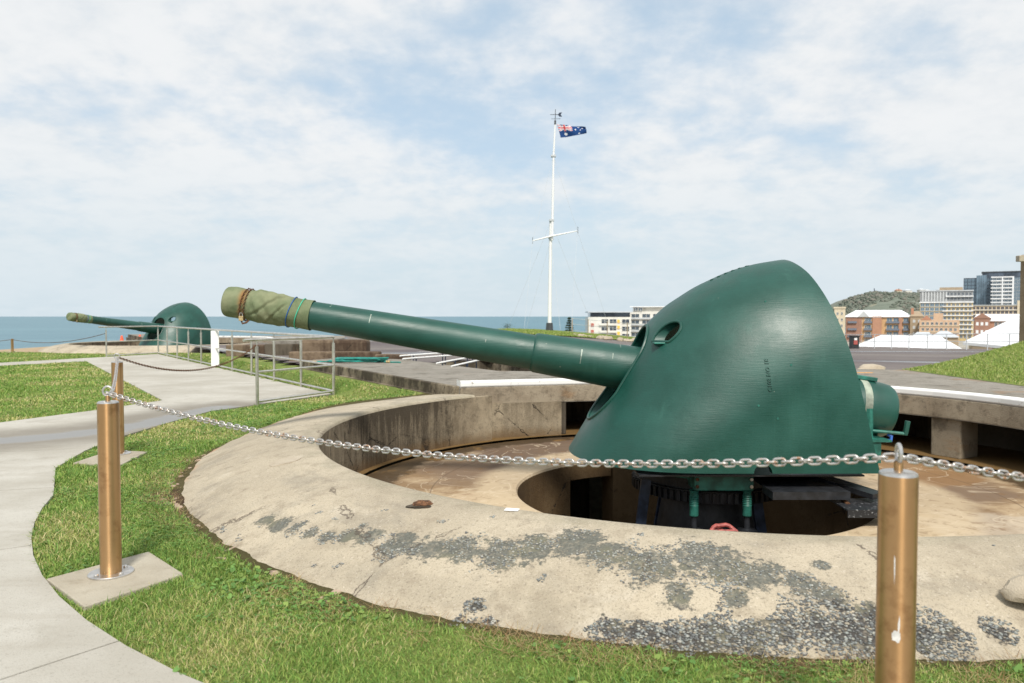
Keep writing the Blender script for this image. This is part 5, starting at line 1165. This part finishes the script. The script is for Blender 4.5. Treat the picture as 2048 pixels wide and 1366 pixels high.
# glass towers
r, w_, h = house('glass_tower', 'dark blue glass tower behind the ochre block', 'building', 1925, 1984, 556, 690, 620, 'glassdark', .0, 24)
windows(r, -w_/2+.3, w_/2-.2, h-26, h-.4, 8, 9, .84, .86, 'glassblue', 'glassdark'); MB().box((-w_/2+9, -1.2, 0), (w_/2-4.5, -.01, h+2.0)).build('glass_bay', M['glassblue'], r, raw=True); MB().box((-w_/2+13, 1, h), (w_/2+22, 20, h+4.2)).build('crown_storey', M['glassdark'], r, raw=True); MB().box((-w_/2+12.5, .5, h+4.2), (w_/2+22.5, 21, h+5)).build('roof', M['dark'], r, raw=True)
for k in range(7): MB().box((-w_/2+9.2+k*1.6, -1.3, 20), (-w_/2+9.35+k*1.6, -1.19, h+2)).build('mullion', M['glassdark'], r, raw=True)
r, w_, h = house('white_tower', 'pale balconied tower with white floor bands at the right', 'building', 1982, 2024, 555, 690, 600, 'palegrey', .0, 24)
windows(r, -w_/2+.4, w_/2-.4, h-26, h-.2, 5, 9, .8, .66, 'glassblue', 'roofwhite'); bands(r, 'floor_band', -w_/2-.8, w_/2+.2, [h-26+k*2.87 for k in range(10)], .85, 'roofwhite', 1.6); MB().box((w_/2-.6, -1.8, 0), (w_/2+.6, .0, h+.6)).build('pier', M['roofwhite'], r, raw=True); MB().box((-.5, -1.8, 0), (.4, .0, h)).build('pier', M['roofwhite'], r, raw=True)
r, w_, h = house('blue_glass_tower', 'light blue glass tower beside the timber post', 'building', 2024, 2062, 552, 690, 605, 'glassblue', .0, 24)
windows(r, -w_/2+.3, w_/2-.3, h-26, h-.3, 5, 9, .82, .84, 'glassblue', 'palegrey')
r, w_, h = house('podium_block', 'long low cream podium below the glass towers', 'building', 1940, 2060, 611, 690, 540, 'wall_cream', .0, 16)
windows(r, -w_/2+.5, w_/2-.5, h-9.6, h-.3, 14, 3, .72, .62, 'glassdark', 'peach'); bands(r, 'floor_band', -w_/2, w_/2, [h-9.8, h-6.6, h-3.4], .5, 'wall_white', .8); MB().box((-w_/2-.4, -.6, h), (w_/2+.4, 16, h+.5)).build('roof', M['palegrey'], r, raw=True); MB().box((10, -1, h-9), (13.5, 3, h+3.5)).build('stair_tower', M['wall_cream'], r, raw=True)
r, w_, h = house('brick_hall', 'white roofed dark brick hall with a gabled end behind the white roof', 'building', 1946, 2060, 641, 690, 300, 'brick', .0, 12)
hip(r, w_, 14, h, 2.6, .6, 'roofwhite', .85); b = MB(); b.box((-w_/2+.3, -1.4, 0), (-w_/2+5.6, 3, h+.8)); b.add([(-w_/2-.2, -1.6, h+.8), (-w_/2+6.1, -1.6, h+.8), (-w_/2+2.9, -1.6, h+3.0), (-w_/2-.2, 4, h+.8), (-w_/2+6.1, 4, h+.8), (-w_/2+2.9, 4, h+3.0)], [(0, 1, 2), (3, 5, 4), (0, 2, 5, 3), (1, 4, 5, 2), (0, 3, 4, 1)]); b.build('gabled_wing', M['brick_dark'], r, raw=True)
me, fme = win_mesh(.9, 1.3, 'roofwhite', 'wall_white')
for i in range(3):
    for j in range(2): inst('window', me, r, (-w_/2+1.3+i*1.6, -1.42, h-2.0-j*3.2))
windows(r, -w_/2+7, w_/2-.5, h-3.2, h-.3, 9, 1, .7, .7, 'glassdark'); bands(r, 'veranda_rail', -w_/2+6.5, w_/2, [h-3.6], .5, 'wall_cream', .8)
# nearby white roofs below the parade ground
def at(px, v, d): return Vector(((px-1024)/1500*d, d, EYE-(v-632)/1500*d))
def big_roof(label, e1, e2, r1, r2, wallmat, name='white_roof_building', roofmat='roofwhite'):
    e1, e2, r1, r2 = Vector(e1), Vector(e2), Vector(r1), Vector(r2); r = thing(name, label, 'building', ((e1.x+e2.x)/2, e1.y, min(e1.z, e2.z)-6), 0, 'white roofed buildings below the parade ground')
    b1 = Vector((2*r1.x-e1.x, 2*r1.y-e1.y, e1.z)); b2 = Vector((2*r2.x-e2.x, 2*r2.y-e2.y, e2.z)); dn = Vector((0, 0, -.25))
    b = MB(); b.add([e1, e2, b2, b1, r1, r2, e1+dn, e2+dn, b2+dn, b1+dn], [(0, 1, 5, 4), (1, 2, 5), (2, 3, 4, 5), (3, 0, 4), (6, 7, 1, 0), (7, 8, 2, 1), (8, 9, 3, 2), (9, 6, 0, 3), (9, 8, 7, 6)]); b.build('roof', M[roofmat], r)
    q = [e1.lerp(b2, .03), e2.lerp(b1, .03), b2.lerp(e1, .03), b1.lerp(e2, .03)]; zb = min(e1.z, e2.z)-8
    b = MB(); b.add([(p.x, p.y, zb) for p in q]+[(p.x, p.y, p.z-.12) for p in q], [(0, 1, 5, 4), (1, 2, 6, 5), (2, 3, 7, 6), (3, 0, 4, 7), (3, 2, 1, 0)]); b.build('wall', M[wallmat], r); return r
big_roof('broad low white roof just beyond the parade fence', at(1690, 700, 80), at(1940, 706, 78), at(1762, 670, 96), at(1880, 672, 96), 'wall_white')
r = big_roof('tall pitched white roof over cream walls left of the timber post', at(1926, 684, 68), at(2180, 708, 58), at(2016, 641, 84), at(2180, 638, 84), 'wall_cream')
for p_, q_ in (((1945, 694, 66.5), (1985, 700, 65)), ((1995, 697, 64.5), (2034, 703, 63))):
    a_, c_ = at(*p_), at(*q_); b = MB(); b.add([(a_.x, a_.y, a_.z-2), (c_.x, c_.y, c_.z-2), (c_.x, c_.y, a_.z), (a_.x, a_.y, a_.z), (a_.x, a_.y+.15, a_.z-2), (c_.x, c_.y+.15, c_.z-2), (c_.x, c_.y+.15, a_.z), (a_.x, a_.y+.15, a_.z)], [(0, 1, 2, 3), (7, 6, 5, 4), (0, 4, 5, 1), (1, 5, 6, 2), (2, 6, 7, 3), (3, 7, 4, 0)]); b.build('garage_door', M['tan'], r)
big_roof('small grey hipped roof behind the broad white one', at(1862, 673, 190), at(1918, 673, 190), at(1880, 662, 198), at(1896, 662, 198), 'tan', 'grey_roof_house', 'roofgrey'); big_roof('pale flat-looking roof beside the grey hipped roof', at(1826, 671, 205), at(1866, 671, 205), at(1834, 664, 212), at(1858, 664, 212), 'palegrey', 'grey_roof_house', 'roofgrey')
# headland hill with scrub, monument and houses
hx = np.array([520, 540, 552, 560, 572, 585, 600, 624, 640, 660, 706, 740, 780, 850, 1000, 1300, 1700]); hz_ = np.array([-12, 2, 11, 17, 26, 33, 36.5, 42, 40, 40, 40, 41, 41, 44, 52, 40, 30])
def zhill(x, y):
    top = np.interp(x+.45*(1300-y)*0, hx, hz_); k = sstep(y, 900, 1290); f = sstep(y, 1420, 1300); s = .55*k+.45*k**3
    return -20+(top+20)*s*(.7+.3*f)+4*(fbm(x/45, y/45, 4)-.5)*k
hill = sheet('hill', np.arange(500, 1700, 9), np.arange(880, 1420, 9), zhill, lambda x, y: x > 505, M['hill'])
def clumps(name, n, xr_, yr_, zf, smin, smax, kind='stuff', pal=None):
    bm = bmesh.new(); bmesh.ops.create_icosphere(bm, subdivisions=1, radius=1); bv = np.array([v.co[:] for v in bm.verts]); bf = np.array([[v.index for v in f.verts] for f in bm.faces]); bm.free()
    x = RNG.uniform(*xr_, n); y = RNG.uniform(*yr_, n); z = zf(x, y); k = fbm(x/70, y/70, 3) > .36; x, y, z = x[k], y[k], z[k]; m = len(x)
    s = RNG.uniform(smin, smax, m); P = bv[None]*(1+.6*(RNG.random((m, len(bv), 1))-.5))*np.stack([s*1.3, s, s*.8], -1)[:, None]+np.stack([x, y, z+s*.2], -1)[:, None]
    pal = np.array(pal or [(.15, .175, .135), (.175, .19, .15), (.125, .145, .115), (.215, .205, .17)]); cc = pal[RNG.integers(0, len(pal), m)]  # default greens greyed so the clumps carry painted haze
    return tag(np_mesh(name, P.reshape(-1, 3), [(bf[None]+(np.arange(m)*len(bv))[:, None, None]).reshape(-1, 3)], M['fol'], {'col': np.repeat(cc, len(bv), 0)}), kind=kind)
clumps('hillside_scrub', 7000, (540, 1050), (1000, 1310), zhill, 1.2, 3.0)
def obelisk():
    x, y = 622, 1290; z = float(zhill(x, y)); r = thing('monument', 'dark slender monument on the hilltop', 'monument', (x, y, z))
    b = MB(); b.lathe([(2.0, 0), (1.7, 1.2), (1.0, 1.4), (.7, 6.5), (.05, 7.8)], 6, Matrix.Translation((x, y, z))); b.build('shaft', M['bluesteel'], r); b = MB(); b.box((x-1.9, y-1.9, z-1), (x+1.9, y+1.9, z+.4)); b.build('plinth', M['stone'], r)
obelisk()
for k, (x, y, w_, hh, wm, rm) in enumerate(((655, 1270, 9, 5, 'wall_cream', 'terracotta'), (676, 1280, 12, 5, 'wall_white', 'roofgrey'), (697, 1275, 9, 6, 'wall_white', 'roofgrey'), (712, 1285, 10, 5, 'wall_cream', 'palegrey'), (734, 1280, 12, 5, 'palegrey', 'roofgrey'), (640, 1050, 10, 4, 'wall_white', 'roofgrey'), (662, 1040, 12, 4, 'palegrey', 'terracotta'), (684, 1045, 12, 4, 'wall_white', 'roofgrey'), (705, 1040, 12, 4, 'wall_cream', 'terracotta'))):
    z = float(zhill(x, y)); r = thing('hill_house', ('pale house among trees on the hill crest' if y > 1200 else 'pale house at the foot of the scrubby hill'), 'house', (x, y, z), .1*k, 'houses on the hill')
    b = MB(); b.box((-w_/2, 0, -2), (w_/2, 8, hh)); b.build('wall', M[wm], r, raw=True); hip(r, w_, 8, hh, 2.2, .5, rm, .5)
def leafy_tree(name, label, x, y, z, h, r0, n, group, pal, conif=False):
    r = thing(name, label, 'tree', (x, y, z), 0, group)
    b = MB(); b.tube([(0, 0, 0), (0.02*h, 0, h*.5), (0, 0, h*.93)], [h*.035, h*.022, h*.006], 6); b.build('trunk', M['bark'], r, raw=True)
    V = []; F = []; C = []
    for k in range(n):
        if conif:
            t = random.random()**.8; lv = int(t*9)/9+.02; zz = h*(.15+.85*lv); rad = r0*(1-lv)**.9+.03*h; a = random.uniform(0, 6.28); q = rad*random.uniform(.15, 1)**.7; c = Vector((q*cos(a), q*sin(a), zz-q*.10+random.uniform(-.02, .02)*h)); s = h*.045
        else:
            a = random.uniform(0, 6.28); c = Vector((random.gauss(0, .45)*r0, random.gauss(0, .45)*r0, h*.62+random.gauss(0, .17)*h)); s = h*.06
        d = [Vector((random.gauss(0, 1), random.gauss(0, 1), random.gauss(0, .7))).normalized()*s for _ in range(2)]; i0 = len(V); V += [c, c+d[0], c+d[1]]; F.append((i0, i0+1, i0+2)); cc = random.choice(pal); C += [cc]*3
    np_mesh('crown', np.array(V), [np.array(F)], M['fol'], {'col': np.array(C)}, parent=r)
PIN = [(.05, .085, .05), (.07, .11, .06), (.04, .065, .045)]
leafy_tree('norfolk_pine', 'lone tiered pine standing before the sea right of the flagstaff', 14.9, 195, -5, 6.4, 1.5, 1500, 'trees by the sea', PIN, True)
leafy_tree('shrub', 'small round dark shrub on the skyline left of the mast', -.4, 63, .2, .7, .45, 500, 'trees by the sea', PIN)
for k, x in enumerate((646, 690, 722, 741, 752, 763, 772, 781, 790, 800)):
    y = 1255; leafy_tree('ridge_tree', 'dark tree standing on the ridge of the distant hill', x, y, float(zhill(x, y))-1, random.uniform(7, 11), random.uniform(2.5, 3.6), 260, 'trees along the hill ridge', PIN, k % 3 == 0)
# ================================================================ GRASS AND CLOVER
PATH_NP = [(p[0], p[1]) for p in PATH]
PADS = [[(-2.585, 4.115), (-2.25, 4.60), (-1.86, 4.2), (-2.145, 3.715)], [(-4.36, 7.40), (-4.36, 8.12), (-3.92, 8.02), (-3.83, 7.26)], [(.89, 2.05), (1.44, 2.0), (1.49, 2.55), (.94, 2.6)]]
def grass_ok(x, y, margin=-.01):
    ok = ~inpoly(x, y, PATH_NP) & inpoly(x, y, HEAD)
    for p in PADS: ok &= ~inpoly(x, y, p)
    for ox, oy in ((0, 0), OFF2):
        dx, dy = x-CXP-ox, y-CYP-oy; t = np.degrees(np.arctan2(dy, dx)) % 360; ok &= np.hypot(dx, dy) > outer_r(t)+margin; ok &= ~inpoly(x-ox, y-oy, SLABP)
    ok &= ~((slab_left_dist(x, y) > -.17) & (y > 11.4)); ok &= sand_f(x, y) < .3
    v = (y > .3) & (np.abs(x) < .70*y+1.3); return ok & v
def blades(n, xr_, yr_, dens0, wmul, hmul, name_seed):
    x = RNG.uniform(*xr_, n); y = RNG.uniform(*yr_, n); k = grass_ok(x, y)
    x, y = x[k], y[k]; d = np.hypot(x, y); keep = RNG.random(len(x)) < np.clip((dens0/np.maximum(d, dens0))**1.6, .02, 1)
    x, y, d = x[keep], y[keep], d[keep]; so = soil_f(x, y); k = RNG.random(len(x)) > so*.85; x, y, d = x[k], y[k], d[k]
    return x, y, d
sets = [blades(760000, (-4.8, 4.4), (2.2, 7.6), 5.0, 1, 1, 0), blades(260000, (-6, 1.0), (7.4, 13), 5.5, 1, 1, 1), blades(650000, (-17, -2.2), (9.8, 24.5), 8, 1, 1, 2), blades(200000, (-23, -6), (20, 31), 12, 1, 1, 3)]
x = np.concatenate([s[0] for s in sets]); y = np.concatenate([s[1] for s in sets]); d = np.concatenate([s[2] for s in sets])
m = len(x); lod = np.maximum(1, d/4.2)
ph = fbm(x*2.2, y*2.2, 3); dry = fbm(x*1.3+9, y*1.3+4, 4)
hh = RNG.uniform(.010, .036, m)*(.40+1.2*ph)*np.where(RNG.random(m) < .05, 1.7, 1)*np.minimum(lod, 1.5)**.5; ww = RNG.uniform(.0011, .0025, m)*lod
az = RNG.uniform(0, 6.283, m); ln = RNG.uniform(.3, 1.5, m)*hh; tw = az+pi/2+RNG.normal(0, .6, m)
z0 = zl(x, y)-.003
cx, sx = np.cos(az), np.sin(az); wx, wy = np.cos(tw)*ww, np.sin(tw)*ww
B = np.stack([x, y, z0], -1)
V = np.zeros((m, 5, 3)); V[:, 0] = B+np.stack([-wx, -wy, 0*x], -1); V[:, 1] = B+np.stack([wx, wy, 0*x], -1)
mid = B+np.stack([cx*ln*.35, sx*ln*.35, hh*.62], -1); V[:, 2] = mid+np.stack([wx*.75, wy*.75, 0*x], -1); V[:, 3] = mid-np.stack([wx*.75, wy*.75, 0*x], -1)
V[:, 4] = B+np.stack([cx*ln, sx*ln, hh*RNG.uniform(.75, 1.05, m)], -1)
pal = np.array([(.175, .305, .06), (.235, .365, .075), (.13, .25, .048), (.31, .385, .095)]); col = pal[RNG.integers(0, 4, m)]*RNG.uniform(.8, 1.25, m)[:, None]
dr = RNG.random(m) < np.clip((dry-.42)*2.5, .04, .75); col[dr] = np.array([(.60, .52, .27), (.52, .48, .20), (.46, .48, .15)])[RNG.integers(0, 3, dr.sum())]
b0 = (np.arange(m)*5)[:, None]; Q = np.array([[0, 1, 2, 3]])+b0; T = np.array([[3, 2, 4]])+b0
tag(np_mesh('grass', V.reshape(-1, 3), [Q, T], M['blade'], {'col': np.repeat(col, 5, 0)}), kind='stuff')
# clover and flat weeds, in drifts
n = 260000; x = RNG.uniform(-4.6, 4.2, n); y = RNG.uniform(2.3, 12.5, n); k = grass_ok(x, y, .01); x, y = x[k], y[k]
d = np.hypot(x, y); t = np.hypot(x-CXP, y-CYP); near = sstep(t-outer_r(np.degrees(np.arctan2(y-CYP, x-CXP)) % 360), .75, .0)
p = np.clip((fbm(x*1.8+3, y*1.8, 4)-.50)*3.5+near*.28, 0, .55)*np.clip((5.5/np.maximum(d, 5.5))**1.6, .1, 1); k = RNG.random(len(x)) < p; x, y, d = x[k], y[k], d[k]; m = len(x)
hz2 = RNG.uniform(.012, .034, m); s = RNG.uniform(.005, .0115, m)*np.maximum(1, d/6); a0 = RNG.uniform(0, 6.28, m)
V = np.zeros((m, 3, 5, 3))
for q in range(3):
    a = a0+q*2.094
    for i, (da, rr_, dz) in enumerate(((0, .08, 0), (-.62, .85, .2), (-.28, 1.3, .25), (.28, 1.3, .25), (.62, .85, .2))):
        V[:, q, i] = np.stack([x+np.cos(a+da)*rr_*s, y+np.sin(a+da)*rr_*s, zl(x, y)+hz2+dz*s+RNG.normal(0, .12, m)*s], -1)
Fc = (np.arange(m*3)*5)[:, None]+np.array([[0, 1, 2, 3, 4]]); cc = np.array([(.15, .30, .07), (.20, .35, .085), (.12, .25, .055), (.30, .39, .095)])[RNG.integers(0, 4, m)]*RNG.uniform(.85, 1.2, m)[:, None]
tag(np_mesh('clover', V.reshape(-1, 3), [Fc], M['blade'], {'col': np.repeat(cc, 15, 0)}), kind='stuff')
# larger round-leaved weeds low in the turf
def weeds():
    n = 60000; x = RNG.uniform(-2.6, 3.2, n); y = RNG.uniform(2.3, 6.5, n); k = grass_ok(x, y, .02) & (RNG.random(n) < np.clip((fbm(x*2.1+30, y*2.1+7, 4)-.52)*3, 0, .35)); x, y = x[k], y[k]; m = len(x); s = RNG.uniform(.007, .016, m); a0 = RNG.uniform(0, 6.28, m); tl = RNG.normal(0, .35, (m, 2)); h = RNG.uniform(.012, .034, m)
    ang = np.linspace(.35, 5.93, 8); P = np.zeros((m, 9, 3))
    for i, a in enumerate(np.concatenate([[0], ang])):
        r = s*.12 if i == 0 else s*(1+.12*np.sin(3*a)); dx, dy = np.cos(a0+a)*r, np.sin(a0+a)*r; P[:, i] = np.stack([x+dx, y+dy, h+dx*tl[:, 0]+dy*tl[:, 1]+(r > s*.5)*s*.12], -1)
    c = np.array([(.15, .29, .075), (.19, .34, .085), (.12, .24, .06), (.26, .36, .09)])[RNG.integers(0, 4, m)]*RNG.uniform(.8, 1.15, m)[:, None]
    tag(np_mesh('broadleaf_weeds', P.reshape(-1, 3), [np.arange(m*9).reshape(-1, 9)], M['blade'], {'col': np.repeat(c, 9, 0)}), kind='stuff')
weeds()
# dry stalks creeping over the edge of the concrete
n = 9000; tt = RNG.uniform(185, 312, n); rr_ = outer_r(tt)+RNG.uniform(-.05, .22, n); x = CXP+rr_*np.cos(np.radians(tt)); y = CYP+rr_*np.sin(np.radians(tt)); k = (fbm(x*4, y*4, 3) > .40); x, y = x[k], y[k]; m = len(x)
az = RNG.uniform(0, 6.28, m); L = RNG.uniform(.03, .09, m); w_ = .0012; P0 = np.stack([x, y, np.full(m, .012)], -1); D_ = np.stack([np.cos(az)*L, np.sin(az)*L, RNG.uniform(.0, .03, m)], -1); N_ = np.stack([-np.sin(az)*w_, np.cos(az)*w_, np.zeros(m)], -1)
V = np.stack([P0-N_, P0+N_, P0+D_+N_*.5, P0+D_-N_*.5], 1); cc = np.array([(.40, .27, .13), (.30, .17, .08), (.48, .38, .2)])[RNG.integers(0, 3, m)]
tag(np_mesh('dry_stalks', V.reshape(-1, 3), [np.arange(m*4).reshape(-1, 4)], M['blade'], {'col': np.repeat(cc, 4, 0)}), kind='stuff')
# coarser tufts on the mound at the right and the far lawn
def tufts(name, n, xr_, yr_, zf, okf, w0, h0):
    x = RNG.uniform(*xr_, n); y = RNG.uniform(*yr_, n); k = okf(x, y); x, y = x[k], y[k]; m = len(x); az = RNG.uniform(0, 6.28, m); h_ = RNG.uniform(.5, 1.2, m)*h0; ww = w0*RNG.uniform(.6, 1.3, m); B = np.stack([x, y, zf(x, y)-.004], -1)
    W = np.stack([np.cos(az)*ww, np.sin(az)*ww, 0*x], -1); U = np.stack([RNG.normal(0, .5, m)*h_, RNG.normal(0, .5, m)*h_, h_], -1); V = np.stack([B-W, B+W, B+U], 1)
    c = np.array([(.24, .34, .075), (.32, .40, .095), (.19, .28, .06), (.42, .42, .16)])[RNG.integers(0, 4, m)]
    tag(np_mesh(name, V.reshape(-1, 3), [np.arange(m*3).reshape(-1, 3)], M['blade'], {'col': np.repeat(c, 3, 0)}), kind='stuff')
tufts('mound_grass', 110000, (8.1, 20), (8, 26), zmound, lambda x, y: (x < .75*y+.5) & (y-15-(x-8.06) < .6), .012, .05)
tufts('headland_grass', 16000, (-3, 13), (53, 64), lambda x, y: zas(x, y)+.05+.10*sstep(y, 53, 60), lambda x, y: inpoly(x, y, HEAD), .05, .12)
